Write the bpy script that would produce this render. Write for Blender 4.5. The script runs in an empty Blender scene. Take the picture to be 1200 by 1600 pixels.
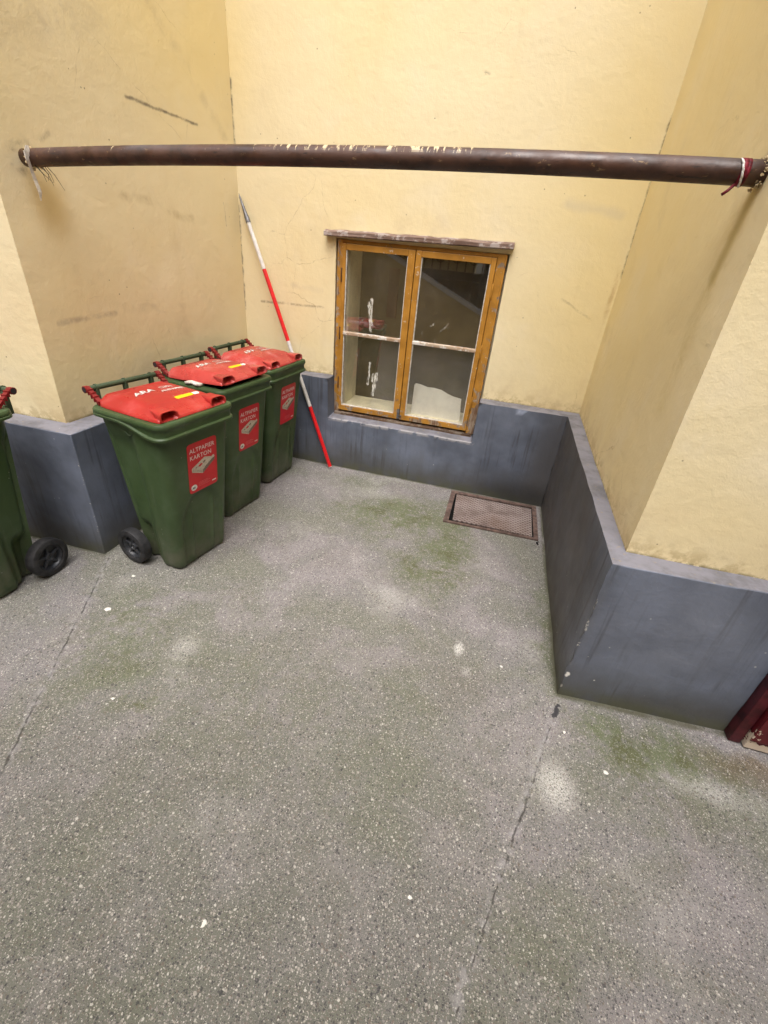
import bpy, bmesh, math, random
from mathutils import Vector, Matrix, noise
R = math.radians
random.seed(7)
scene = bpy.context.scene
COL = scene.collection

# ------------------------------------------------------------------ camera
f_px, yaw, pitch, roll = 705.74, -0.2267, -0.5317, 0.0960
cyw, syw, cp, sp = math.cos(yaw), math.sin(yaw), math.cos(pitch), math.sin(pitch)
F = Vector((syw*cp, cyw*cp, sp)); Rt = Vector((cyw, -syw, 0)); U = Rt.cross(F)
c, s = math.cos(roll), math.sin(roll)
R2 = c*Rt + s*U; U2 = -s*Rt + c*U
cam_d = bpy.data.cameras.new('camera'); cam = bpy.data.objects.new('camera', cam_d); COL.objects.link(cam)
M = Matrix((R2, U2, -F)).transposed().to_4x4(); M.translation = Vector((2.001, -3.3383, 1.6))
cam.matrix_world = M
cam_d.sensor_fit = 'VERTICAL'; cam_d.sensor_height = 24; cam_d.lens = 24*f_px/1600
cam_d.clip_start = 0.02; cam_d.clip_end = 200
scene.camera = cam
scene.render.resolution_x = 768; scene.render.resolution_y = 1024

# ------------------------------------------------------------------ world, sun, exposure
SUN_EL, SUN_AZ = R(66), R(174)          # azimuth clockwise from +Y: the sun stands behind the camera
w = bpy.data.worlds.new('World'); scene.world = w; w.use_nodes = True
wn = w.node_tree.nodes; wl = w.node_tree.links; wn.clear()
sky = wn.new('ShaderNodeTexSky'); sky.sky_type = 'NISHITA'; sky.sun_disc = False
sky.sun_elevation = SUN_EL; sky.sun_rotation = SUN_AZ; sky.dust_density = 4; sky.air_density = 1.0
hs = wn.new('ShaderNodeHueSaturation'); hs.inputs['Saturation'].default_value = 0.55
bg = wn.new('ShaderNodeBackground'); bg.inputs['Strength'].default_value = 0.15
wo = wn.new('ShaderNodeOutputWorld')
wl.new(sky.outputs[0], hs.inputs['Color']); wl.new(hs.outputs[0], bg.inputs['Color']); wl.new(bg.outputs[0], wo.inputs['Surface'])
sd = bpy.data.lights.new('sun', 'SUN'); sd.energy = 0.5; sd.angle = R(50); sd.color = (1.0, 0.985, 0.965)
sun = bpy.data.objects.new('sun', sd); COL.objects.link(sun)
dirv = Vector((math.sin(SUN_AZ)*math.cos(SUN_EL), math.cos(SUN_AZ)*math.cos(SUN_EL), math.sin(SUN_EL)))
sun.rotation_euler = dirv.to_track_quat('Z', 'Y').to_euler()
sun.location = dirv*20
vs = scene.view_settings
vs.view_transform = 'Standard'; vs.look = 'None'; vs.gamma = 1; vs.use_curve_mapping = False
vs.exposure = 1.58

# ------------------------------------------------------------------ material helper
class Mat:
    def __init__(self, name, rough=0.8, spec=0.3, coord='Object'):
        self.m = bpy.data.materials.new(name); self.m.use_nodes = True
        self.n = self.m.node_tree.nodes; self.l = self.m.node_tree.links
        self.b = self.n['Principled BSDF']
        self.b.inputs['Roughness'].default_value = rough
        self.b.inputs['Specular IOR Level'].default_value = spec
        self.tc = self.n.new('ShaderNodeTexCoord'); self.co = self.tc.outputs[coord]
        self.height = None
    def _s(self, sock, v):
        if isinstance(v, bpy.types.NodeSocket): self.l.new(v, sock)
        elif isinstance(v, (tuple, list)) and sock.type == 'RGBA' and len(v) == 3: sock.default_value = (*v, 1)
        else: sock.default_value = v
    def math(self, op, a, b=0.0, c=None, clamp=False):
        n = self.n.new('ShaderNodeMath'); n.operation = op; n.use_clamp = clamp
        self._s(n.inputs[0], a); self._s(n.inputs[1], b)
        if c is not None: self._s(n.inputs[2], c)
        return n.outputs[0]
    def vec(self, op, a, b=None, out=0, scale=None):
        n = self.n.new('ShaderNodeVectorMath'); n.operation = op
        self._s(n.inputs[0], a)
        if b is not None: self._s(n.inputs[1], b)
        if scale is not None: self._s(n.inputs['Scale'], scale)
        return n.outputs[out]
    def noise(self, scale, detail=3, rough=0.55, co=None, dist=0.0, color=False):
        n = self.n.new('ShaderNodeTexNoise'); n.inputs['Scale'].default_value = scale
        n.inputs['Detail'].default_value = detail; n.inputs['Roughness'].default_value = rough
        n.inputs['Distortion'].default_value = dist
        self.l.new(co or self.co, n.inputs['Vector'])
        return n.outputs['Color' if color else 'Fac']
    def voro(self, scale, co=None, dim='3D', rnd=1.0):
        n = self.n.new('ShaderNodeTexVoronoi'); n.voronoi_dimensions = dim
        n.inputs['Scale'].default_value = scale; n.inputs['Randomness'].default_value = rnd
        self.l.new(co or self.co, n.inputs['Vector'])
        return n.outputs['Distance'], n.outputs['Color']
    def scaled(self, v, co=None):
        return self.vec('MULTIPLY', co or self.co, v)
    def ramp(self, fac, lo, hi, a=0.0, b=1.0, smooth=True):
        n = self.n.new('ShaderNodeMapRange'); n.interpolation_type = 'SMOOTHSTEP' if smooth else 'LINEAR'
        self._s(n.inputs['Value'], fac)
        for k, v in (('From Min', lo), ('From Max', hi), ('To Min', a), ('To Max', b)): self._s(n.inputs[k], v)
        return n.outputs[0]
    def mix(self, a, b, fac, mode='MIX'):
        n = self.n.new('ShaderNodeMix'); n.data_type = 'RGBA'; n.blend_type = mode; n.clamp_factor = True
        self._s(n.inputs[0], fac); self._s(n.inputs[6], a); self._s(n.inputs[7], b)
        return n.outputs[2]
    def sep(self, v=None):
        n = self.n.new('ShaderNodeSeparateXYZ'); self.l.new(v or self.co, n.inputs[0]); return n.outputs
    def seg(self, a, b, r, soft, co=None):
        """mask: 1 near the segment a-b"""
        a = Vector(a); b = Vector(b); ab = b - a; L2 = max(ab.length_squared, 1e-9)
        pa = self.vec('SUBTRACT', co or self.co, tuple(a))
        h = self.math('DIVIDE', self.vec('DOT_PRODUCT', pa, tuple(ab), out=1), L2, clamp=True)
        pr = self.vec('SCALE', tuple(ab), scale=h)
        d = self.vec('LENGTH', self.vec('SUBTRACT', pa, pr), out=1)
        return self.ramp(d, r, r+soft, 1.0, 0.0)
    def blob(self, c, rad, co=None, inner=0.2):
        """mask: 1 inside an ellipsoid fading to its edge"""
        p = self.vec('DIVIDE', self.vec('SUBTRACT', co or self.co, tuple(c)), tuple(rad))
        return self.ramp(self.vec('LENGTH', p, out=1), inner, 1.0, 1.0, 0.0)
    def color(self, c): self._s(self.b.inputs['Base Color'], c)
    def rough(self, c): self._s(self.b.inputs['Roughness'], c)
    def bump(self, h, strength=0.3, dist=0.01):
        n = self.n.new('ShaderNodeBump'); n.inputs['Strength'].default_value = strength; n.inputs['Distance'].default_value = dist
        self.l.new(h, n.inputs['Height'])
        if self.height is not None: self.l.new(self.height, n.inputs['Normal'])
        self.height = n.outputs[0]; self.l.new(self.height, self.b.inputs['Normal'])

def lin(r, g, b):
    f = lambda v: (v/255/12.92) if v/255 <= 0.04045 else ((v/255+0.055)/1.055)**2.4
    return (f(r), f(g), f(b))

# ---- plaster
def mat_plaster():
    m = Mat('yellow_plaster', 0.9, 0.15)
    big = m.noise(0.7, 3); mid = m.noise(3.1, 4, 0.6, dist=0.6); fine = m.noise(38, 3, 0.6)
    col = m.mix((0.77, 0.67, 0.44), (0.76, 0.635, 0.37), m.ramp(big, 0.35, 0.68))
    col = m.mix(col, (0.78, 0.69, 0.50), m.math('MULTIPLY', m.ramp(mid, 0.5, 0.75), 0.45))
    # stronger yellow on the right of the back wall and on the upper side walls
    yel = m.math('MAXIMUM', m.blob((2.6, -0.3, 1.9), (0.9, 1.6, 1.6), inner=0.3), m.blob((0.0, -0.4, 2.6), (0.3, 1.0, 0.8), inner=0.2))
    col = m.mix(col, (0.77, 0.63, 0.32), m.math('MULTIPLY', yel, m.ramp(m.noise(1.9, 4, 0.6, dist=0.4), 0.3, 0.6, 0.35, 0.8)))
    # damp grey and ochre clouds
    cl = m.noise(1.7, 5, 0.62, dist=0.9)
    col = m.mix(col, (0.50, 0.40, 0.25), m.math('MULTIPLY', m.ramp(cl, 0.56, 0.80), 0.35))
    st = m.noise(1.0, 4, 0.6, co=m.scaled((5, 5, 0.55)), dist=0.3)
    col = m.mix(col, (0.55, 0.42, 0.20), m.math('MULTIPLY', m.ramp(st, 0.58, 0.8), 0.22))
    wob = m.vec('ADD', m.co, m.vec('SCALE', m.vec('SUBTRACT', m.noise(9, 3, 0.6, color=True), (0.5, 0.5, 0.5)), scale=0.022))
    wob2 = m.vec('ADD', m.co, m.vec('SCALE', m.vec('SUBTRACT', m.noise(4, 4, 0.6, color=True), (0.5, 0.5, 0.5)), scale=0.10))
    brk = m.ramp(m.noise(22, 5, 0.75, dist=0.6), 0.36, 0.62)
    brs = m.math('MULTIPLY', m.ramp(m.noise(7, 5, 0.7, dist=0.8), 0.38, 0.66), 0.75)
    def mark(col, a, b, r, soft, c, amt, broken=True, co=None):
        a, b = [((0.0356*p[1], p[1], p[2]) if p[0] == 0.0 else p) for p in (a, b)]      # the left side wall is slightly askew
        k = m.seg(a, b, r, soft, co or wob)
        if broken: k = m.math('MULTIPLY', k, brk if soft < 0.013 else brs)
        return m.mix(col, c, m.math('MULTIPLY', k, amt))
    dk = (0.12, 0.10, 0.085)
    # scratches and scuffs on the left side wall
    col = mark(col, (0.0, -0.905, 2.112), (0.0, -0.37, 2.11), 0.003, 0.010, dk, 0.55)
    col = mark(col, (0.0, -0.905, 2.112), (0.0, -0.37, 2.11), 0.001, 0.008, dk, 0.55, broken=False)
    col = mark(col, (0.0, -1.56, 1.16), (0.0, -1.22, 1.172), 0.002, 0.018, (0.30, 0.25, 0.2), 0.7)
    col = mark(col, (0.0, -1.05, 1.73), (0.0, -0.50, 1.63), 0.002, 0.03, (0.42, 0.33, 0.18), 0.6, co=wob2)
    col = mark(col, (0.0, -0.18, 1.75), (0.0, -0.16, 1.62), 0.0005, 0.006, dk, 0.5)
    col = mark(col, (0.0, -0.7, 2.55), (0.0, -0.1, 2.1), 0.004, 0.05, (0.35, 0.28, 0.18), 0.3, co=wob2)
    col = mark(col, (0.0, -1.45, 2.2), (0.0, -1.0, 2.35), 0.01, 0.10, (0.40, 0.34, 0.25), 0.35, co=wob2)
    col = mark(col, (0.0, -1.15, 1.20), (0.0, -0.7, 1.16), 0.005, 0.035, (0.42, 0.34, 0.22), 0.4, co=wob2)
    # shaded depth of the two pipe holes painted on the wall, plus stains round them
    col = mark(col, (0.0, -1.53, 1.79), (0.0, -1.53, 1.79), 0.035, 0.05, (0.10, 0.085, 0.07), 0.9)
    col = m.mix(col, (0.55, 0.38, 0.12), m.math('MULTIPLY', m.blob((-0.05, -1.44, 1.64), (0.2, 0.13, 0.2), wob, 0.1), 0.55))
    col = mark(col, (0.0, -1.42, 1.86), (0.0, -1.37, 1.89), 0.002, 0.014, dk, 0.6)
    col = mark(col, (2.554, -1.60, 1.85), (2.554, -1.60, 1.85), 0.035, 0.045, (0.10, 0.085, 0.07), 0.9)
    col = m.mix(col, (0.42, 0.32, 0.12), m.math('MULTIPLY', m.seg((2.554, -1.585, 1.83), (2.554, -1.535, 1.60), 0.005, 0.045, wob), 0.7))
    col = mark(col, (2.554, -1.545, 1.80), (2.554, -1.525, 1.2), 0.01, 0.09, (0.5, 0.38, 0.14), 0.45)
    # cracks and crumbling in the corners
    col = mark(col, (2.53, 0, 1.60), (2.53, -0.03, 1.02), 0.004, 0.018, (0.42, 0.26, 0.10), 0.8)
    col = mark(col, (2.554, 0, 2.3), (2.554, 0, 1.55), 0.002, 0.010, (0.22, 0.16, 0.08), 0.8)
    col = mark(col, (0.0, 0.0, 2.4), (0, 0, 2.05), 0.001, 0.012, dk, 0.8)
    col = mark(col, (0.0, 0.0, 1.75), (0, 0, 1.1), 0.001, 0.010, (0.2, 0.16, 0.12), 0.75)
    # marks on the back wall
    col = mark(col, (0.14, 0, 1.165), (0.63, 0, 1.175), 0.001, 0.012, (0.25, 0.19, 0.12), 0.65)
    col = mark(col, (0.40, 0, 1.30), (0.62, 0, 1.28), 0.002, 0.03, (0.45, 0.38, 0.3), 0.35)
    col = m.mix(col, (0.56, 0.49, 0.36), m.math('MULTIPLY', m.seg((2.15, 0, 1.90), (2.45, 0, 1.86), 0.0, 0.05, wob2), 0.4))
    col = mark(col, (1.56, 0, 2.45), (1.58, 0, 2.45), 0.001, 0.012, dk, 0.6)
    col = mark(col, (2.25, 0, 1.40), (2.45, 0, 1.30), 0.001, 0.010, dk, 0.35)
    # damp, dirty foot just above the plinth
    z = m.sep()[2]
    foot = m.math('MULTIPLY', m.ramp(z, 0.70, 0.80, 1.0, 0.0), m.ramp(m.noise(17, 4, 0.7), 0.42, 0.62))
    col = m.mix(col, (0.36, 0.27, 0.12), m.math('MULTIPLY', foot, 0.6))
    foot2 = m.math('MULTIPLY', m.ramp(z, 0.697, 0.715, 1.0, 0.0), m.ramp(m.noise(30, 3, 0.7), 0.40, 0.5))
    col = m.mix(col, (0.10, 0.09, 0.04), m.math('MULTIPLY', foot2, 0.8))
    foot3 = m.math('MULTIPLY', m.ramp(z, 0.72, 0.98, 1.0, 0.0), m.ramp(m.noise(5, 4, 0.6), 0.42, 0.66))
    col = m.mix(col, (0.60, 0.47, 0.27), m.math('MULTIPLY', foot3, 0.55))
    # hairline cracks in a few areas
    vn = m.n.new('ShaderNodeTexVoronoi'); vn.feature = 'DISTANCE_TO_EDGE'; vn.inputs['Scale'].default_value = 2.3
    m.l.new(wob2, vn.inputs['Vector'])
    crk = m.math('MULTIPLY', m.ramp(vn.outputs['Distance'], 0.0, 0.006, 1.0, 0.0), m.ramp(m.noise(1.1, 3, co=m.vec('ADD', m.co, (9.0, 3.0, 1.0))), 0.56, 0.62))
    col = m.mix(col, (0.34, 0.26, 0.14), m.math('MULTIPLY', m.math('MULTIPLY', crk, brk), 0.55))
    # small specks
    d, cc = m.voro(26)
    sp_ = m.math('MULTIPLY', m.ramp(d, 0.06, 0.12, 1.0, 0.0), m.ramp(m.sep(cc)[0], 0.93, 0.95))
    col = m.mix(col, (0.16, 0.12, 0.08), m.math('MULTIPLY', sp_, 0.7))
    m.color(col)
    m.bump(m.noise(2.6, 4, 0.6), 0.35, 0.022)
    m.bump(m.noise(14, 4, 0.62, dist=0.5), 0.30, 0.006)
    m.bump(fine, 0.35, 0.003)
    m.bump(m.noise(170, 2, 0.6), 0.35, 0.0016)
    return m.m

def mat_plinth():
    m = Mat('grey_plinth_paint', 0.62, 0.35)
    g = m.n.new('ShaderNodeNewGeometry'); nz = m.sep(g.outputs['True Normal'])[2]
    top = m.ramp(nz, 0.3, 0.7)
    col = m.mix((0.090, 0.104, 0.138), (0.160, 0.184, 0.242), m.ramp(m.noise(2.2, 4, 0.6), 0.35, 0.65))
    st = m.noise(1.0, 4, 0.65, co=m.scaled((30, 30, 1.3)), dist=0.15)
    col = m.mix(col, (0.040, 0.038, 0.038), m.math('MULTIPLY', m.math('MULTIPLY', m.ramp(st, 0.50, 0.72), m.ramp(m.noise(3, 3), 0.35, 0.6)), 0.75))
    st2 = m.noise(1.0, 3, 0.6, co=m.scaled((7, 7, 0.5)))
    col = m.mix(col, (0.12, 0.125, 0.13), m.math('MULTIPLY', m.ramp(st2, 0.55, 0.75), 0.35))
    z = m.sep()[2]
    low = m.math('MULTIPLY', m.ramp(m.math('ADD', z, m.math('MULTIPLY', m.noise(6, 3), 0.25)), 0.14, 0.42, 1.0, 0.0), 0.75)
    col = m.mix(col, (0.070, 0.066, 0.052), low)
    base = m.math('MULTIPLY', m.ramp(z, 0.0, 0.09, 1.0, 0.0), m.ramp(m.noise(9, 3), 0.3, 0.6))
    col = m.mix(col, (0.085, 0.088, 0.045), m.math('MULTIPLY', base, 0.7))
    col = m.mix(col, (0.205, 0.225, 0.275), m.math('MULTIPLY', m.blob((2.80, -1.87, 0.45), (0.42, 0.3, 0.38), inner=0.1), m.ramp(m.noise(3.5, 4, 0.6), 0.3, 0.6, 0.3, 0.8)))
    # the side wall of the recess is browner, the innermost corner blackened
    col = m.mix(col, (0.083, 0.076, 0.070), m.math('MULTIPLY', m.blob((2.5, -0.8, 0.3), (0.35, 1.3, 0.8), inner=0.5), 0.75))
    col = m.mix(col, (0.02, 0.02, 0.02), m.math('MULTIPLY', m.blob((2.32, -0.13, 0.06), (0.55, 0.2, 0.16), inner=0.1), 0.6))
    # dusty top ledge, its paler sky-lit look also put into the colour
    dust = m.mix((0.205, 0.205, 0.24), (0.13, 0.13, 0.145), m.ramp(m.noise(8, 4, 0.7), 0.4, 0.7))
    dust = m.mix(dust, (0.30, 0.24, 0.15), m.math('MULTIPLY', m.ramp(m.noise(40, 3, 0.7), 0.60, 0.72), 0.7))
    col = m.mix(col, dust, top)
    # paint chips and drops, denser along the outer corner edges
    d, cc = m.voro(34); sz = m.math('MULTIPLY', m.sep(cc)[1], 0.10)
    chips = m.math('MULTIPLY', m.ramp(m.math('SUBTRACT', d, sz), 0.02, 0.07, 1.0, 0.0), m.ramp(m.sep(cc)[0], 0.90, 0.92))
    zone = m.ramp(m.noise(2.2, 3), 0.45, 0.62)
    col = m.mix(col, (0.50, 0.50, 0.47), m.math('MULTIPLY', m.math('MULTIPLY', chips, zone), 0.85))
    wob = m.vec('ADD', m.co, m.vec('SCALE', m.vec('SUBTRACT', m.noise(30, 3, 0.6, color=True), (0.5, 0.5, 0.5)), scale=0.02))
    br = m.ramp(m.noise(13, 4, 0.75), 0.55, 0.60)
    for a, b in (((0.076, -1.763, 0.72), (0.076, -1.763, 0.1)), ((2.503, -1.867, 0.72), (2.503, -1.867, 0.05))):
        e = m.math('MULTIPLY', m.seg(a, b, 0.003, 0.005, wob), br)
        col = m.mix(col, (0.52, 0.50, 0.45), m.math('MULTIPLY', e, 0.9))
    col = m.mix(col, (0.75, 0.73, 0.68), m.seg((2.508, -1.868, 0.12), (2.512, -1.868, 0.135), 0.004, 0.006, wob))
    for p, r in (((0.02, -1.73, 0.70), 0.03), ((-0.13, -1.76, 0.70), 0.02), ((0.05, -1.69, 0.70), 0.012)):
        col = m.mix(col, (0.62, 0.60, 0.55), m.math('MULTIPLY', m.blob(p, (r*1.6, r, 0.02), wob, 0.6), br))
    # peeled sill edge under the window
    sill = m.math('MULTIPLY', m.seg((0.74, -0.127, 0.40), (1.87, -0.127, 0.40), 0.004, 0.02, wob), m.ramp(m.noise(14, 3), 0.42, 0.5))
    col = m.mix(col, (0.34, 0.33, 0.34), m.math('MULTIPLY', sill, 0.8))
    m.color(col)
    m.rough(m.ramp(m.noise(4, 3), 0.3, 0.7, 0.5, 0.75))
    m.bump(m.noise(5, 4, 0.6), 0.4, 0.015)
    m.bump(m.noise(45, 4, 0.65), 0.35, 0.004)
    return m.m

def mat_ground():
    m = Mat('exposed_aggregate_concrete', 0.85, 0.25)
    warp = m.vec('ADD', m.co, m.vec('SCALE', m.vec('SUBTRACT', m.noise(160, 2, 0.6, color=True), (0.5, 0.5, 0.5)), scale=0.006))
    tint = m.noise(0.9, 3, 0.5)
    col = m.mix((0.170, 0.168, 0.154), (0.195, 0.187, 0.190), m.ramp(tint, 0.40, 0.62))
    pz = m.noise(2.4, 4, 0.6, dist=0.5, co=m.vec('ADD', m.co, (4.0, 2.0, 0.0)))
    col = m.mix(col, (0.160, 0.164, 0.132), m.ramp(pz, 0.56, 0.40, 0.0, 0.75) if False else m.math('MULTIPLY', m.ramp(pz, 0.36, 0.52, 1.0, 0.0), 0.85))
    col = m.mix(col, (0.232, 0.216, 0.222), m.math('MULTIPLY', m.ramp(pz, 0.50, 0.60), 0.95))
    col = m.mix(col, (0.36, 0.35, 0.335), m.math('MULTIPLY', m.ramp(m.noise(2.3, 5, 0.65), 0.54, 0.74), 0.6))
    col = m.mix(col, (0.14, 0.125, 0.105), m.math('MULTIPLY', m.ramp(m.noise(1.9, 4, 0.6, dist=0.4), 0.55, 0.75), 0.45))
    film_or_shade = m.blob((1.5, -3.15, 0), (1.7, 1.25, 1), m.vec('ADD', m.co, m.vec('SCALE', m.vec('SUBTRACT', m.noise(1.6, 4, 0.65, color=True), (0.5, 0.5, 0.5)), scale=1.4)), 0.25)  # green-grey dirt patch that also paints in vignetting under the camera
    col = m.mix(col, (0.118, 0.120, 0.100), m.math('MULTIPLY', film_or_shade, m.ramp(m.noise(5, 4, 0.65), 0.25, 0.65, 0.35, 0.8)))
    grit = m.noise(420, 2, 0.7)
    col = m.mix(col, (0.10, 0.095, 0.09), m.math('MULTIPLY', m.ramp(grit, 0.54, 0.70), 0.65))
    col = m.mix(col, (0.42, 0.40, 0.38), m.math('MULTIPLY', m.ramp(grit, 0.46, 0.30), 0.55))
    # algae
    def patch(c, r, amt, inner=0.0): return m.math('MULTIPLY', m.blob((*c, 0), (*r, 1), alg, inner), amt)
    alg = m.vec('ADD', m.co, m.vec('SCALE', m.vec('SUBTRACT', m.noise(2.6, 4, 0.6, color=True), (0.5, 0.5, 0.5)), scale=0.55))
    brk = m.math('MULTIPLY', m.ramp(m.noise(24, 5, 0.75), 0.34, 0.58, 0.25, 1.0), m.ramp(m.noise(5, 4, 0.7, dist=0.8), 0.34, 0.56, 0.35, 1.15))
    tot = None
    for cc_, rr, a in (((1.50, -0.66), (0.62, 0.44), 1.35), ((1.85, -1.05), (0.38, 0.58), 1.45), ((0.90, -2.45), (0.17, 0.10), 1.2), ((0.62, -2.2), (0.42, 0.5), 0.75),
                       ((0.88, -1.85), (0.30, 0.35), 0.35), ((2.80, -2.02), (0.55, 0.26), 1.25), ((2.46, -1.55), (0.10, 0.8), 0.8), ((1.9, -2.1), (0.7, 0.5), 0.28),
                       ((2.35, -2.75), (0.3, 0.4), 0.30), ((1.2, -2.75), (0.5, 0.4), 0.22), ((0.95, -0.35), (0.5, 0.25), 0.35), ((1.35, -3.2), (0.8, 0.4), 0.2), ((3.3, -2.3), (0.5, 0.4), 0.3), ((1.4, -2.3), (1.3, 0.8), 0.33), ((2.9, -2.15), (0.7, 0.3), 0.5)):
        k = patch(cc_, rr, a); tot = k if tot is None else m.math('MAXIMUM', tot, k)
    tot = m.math('MULTIPLY', tot, brk)
    green = m.mix((0.122, 0.138, 0.078), (0.096, 0.106, 0.050), m.ramp(m.noise(7, 3), 0.4, 0.65))
    col = m.mix(col, green, m.math('MULTIPLY', tot, 0.92))
    # darker brown next to the red door and along the plinth foot
    col = m.mix(col, (0.13, 0.095, 0.05), m.math('MULTIPLY', m.blob((3.2, -1.98, 0), (0.35, 0.14, 1), alg, 0.1), 0.75))
    col = m.mix(col, (0.10, 0.09, 0.055), m.math('MULTIPLY', m.seg((2.495, -0.65, 0), (2.50, -1.86, 0), 0.005, 0.05, alg), 0.0))
    # white spills
    sp_ = m.vec('ADD', m.co, m.vec('SCALE', m.vec('SUBTRACT', m.noise(40, 3, 0.7, color=True), (0.5, 0.5, 0.5)), scale=0.05))
    fb = m.ramp(m.noise(170, 4, 0.75), 0.36, 0.56)
    for c_, r_, a, inn in (((2.476, -2.286), (0.10, 0.13), 0.8, 0.1), ((3.03, -2.12), (0.30, 0.08), 0.45, 0.0), ((2.06, -1.76), (0.030, 0.06), 1.0, 0.3), ((2.11, -1.88), (0.03, 0.05), 0.5, 0.0),
                           ((0.892, -2.174), (0.10, 0.10), 0.5, 0.0), ((1.69, -1.52), (0.26, 0.12), 0.22, 0.0), ((1.25, -0.45), (0.3, 0.15), 0.25, 0.0)):
        k = m.math('MULTIPLY', m.blob((*c_, 0), (*r_, 1), sp_, inn), fb)
        col = m.mix(col, (0.62, 0.61, 0.58), m.math('MULTIPLY', k, a))
    # pebbles: two sizes, each stone its own colour
    def pebbles(col, scale, share, lo, hi):
        d, cc = m.voro(scale, co=warp, dim='2D'); r, g, b = m.sep(cc)
        rad = m.math('MULTIPLY_ADD', b, hi-lo, lo)
        k = m.math('MULTIPLY', m.ramp(m.math('SUBTRACT', d, rad), -0.04, 0.05, 1.0, 0.0), m.ramp(r, share, share+0.01, 1.0, 0.0))
        stone = m.mix((0.045, 0.045, 0.05), (0.15, 0.12, 0.10), m.ramp(g, 0.30, 0.38))
        stone = m.mix(stone, (0.27, 0.25, 0.235), m.ramp(g, 0.46, 0.54))
        stone = m.mix(stone, (0.40, 0.375, 0.335), m.ramp(g, 0.66, 0.74))
        stone = m.mix(stone, (0.58, 0.56, 0.51), m.ramp(g, 0.88, 0.94))
        return m.mix(col, stone, m.math('MULTIPLY', k, 0.72)), k
    col, k1 = pebbles(col, 230, 0.62, 0.20, 0.46)
    col, k3 = pebbles(col, 125, 0.30, 0.14, 0.42)
    col, k2 = pebbles(col, 68, 0.10, 0.10, 0.32)
    col = m.mix(col, green, m.math('MULTIPLY', tot, 0.42))
    sm = m.vec('ADD', m.co, m.vec('SCALE', m.vec('SUBTRACT', m.noise(90, 4, 0.75, color=True), (0.5, 0.5, 0.5)), scale=0.022))
    for c_, r_ in (((1.531, -2.971), (0.006, 0.012)), ((0.414, -2.104), (0.018, 0.014)), ((0.80, -2.49), (0.007, 0.007)), ((2.52, -2.05), (0.006, 0.006)), ((2.05, -2.75), (0.006, 0.006)),
                   ((2.26, -1.80), (0.006, 0.006)), ((2.66, -2.17), (0.010, 0.008)), ((0.35, -1.86), (0.010, 0.008))):
        col = m.mix(col, (0.74, 0.72, 0.66), m.blob((*c_, 0), (*r_, 1), sm, 0.75))
    # joints between the poured slabs
    jw = m.vec('ADD', m.co, m.vec('SCALE', m.vec('SUBTRACT', m.noise(11, 4, 0.65, color=True), (0.5, 0.5, 0.5)), scale=0.03))
    jb = m.ramp(m.noise(16, 3, 0.75), 0.42, 0.56, 0.25, 0.75)
    J = m.math('MAXIMUM', m.seg((0.112, -1.762, 0), (0.669, -2.819, 0), 0.0012, 0.0045, jw), m.seg((0.669, -2.819, 0), (1.35, -4.1, 0), 0.0012, 0.0045, jw))
    J2 = m.math('MAXIMUM', m.seg((2.507, -1.902, 0), (2.298, -2.636, 0), 0.0008, 0.004, jw), m.seg((2.298, -2.636, 0), (1.9, -4.0, 0), 0.0004, 0.0032, jw))
    J = m.math('MULTIPLY', m.math('MAXIMUM', J, J2), jb)
    halo = m.math('MAXIMUM', m.seg((0.112, -1.762, 0), (0.669, -2.819, 0), 0.0, 0.03, jw), m.seg((2.507, -1.902, 0), (2.17, -3.05, 0), 0.0, 0.03, jw))
    col = m.mix(col, (0.36, 0.35, 0.36), m.math('MULTIPLY', m.math('MULTIPLY', halo, m.ramp(m.noise(30, 3), 0.45, 0.6)), 0.45))
    col = m.mix(col, (0.030, 0.028, 0.027), J)
    tar = m.seg((2.503, -1.925, 0), (2.487, -1.985, 0), 0.007, 0.008, sp_)
    col = m.mix(col, (0.045, 0.045, 0.05), tar)
    # dirt line where the plinth meets the floor
    edge = None
    for a, b in (((0.45, -0.127, 0), (2.47, -0.127, 0)), ((2.47, -0.127, 0), (2.503, -1.867, 0)), ((2.503, -1.867, 0), (4.5, -1.79, 0)), ((0.076, -1.763, 0), (-2, -1.80, 0)), ((0.076, -1.763, 0), (0.09, -0.127, 0))):
        k = m.seg(a, b, 0.004, 0.022, jw); edge = k if edge is None else m.math('MAXIMUM', edge, k)
    col = m.mix(col, (0.075, 0.075, 0.045), m.math('MULTIPLY', edge, m.ramp(m.noise(7, 3), 0.3, 0.55, 0.3, 0.85)))
    m.color(col)
    h = m.math('ADD', m.math('MULTIPLY', k2, 0.5), m.math('MULTIPLY', m.math('ADD', k1, k3), 0.3))
    h = m.math('SUBTRACT', h, m.math('MULTIPLY', J, 3.0))
    m.bump(m.noise(1.8, 3), 0.35, 0.03)
    m.bump(h, 0.7, 0.002)
    m.bump(grit, 0.5, 0.0012)
    return m.m

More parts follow.
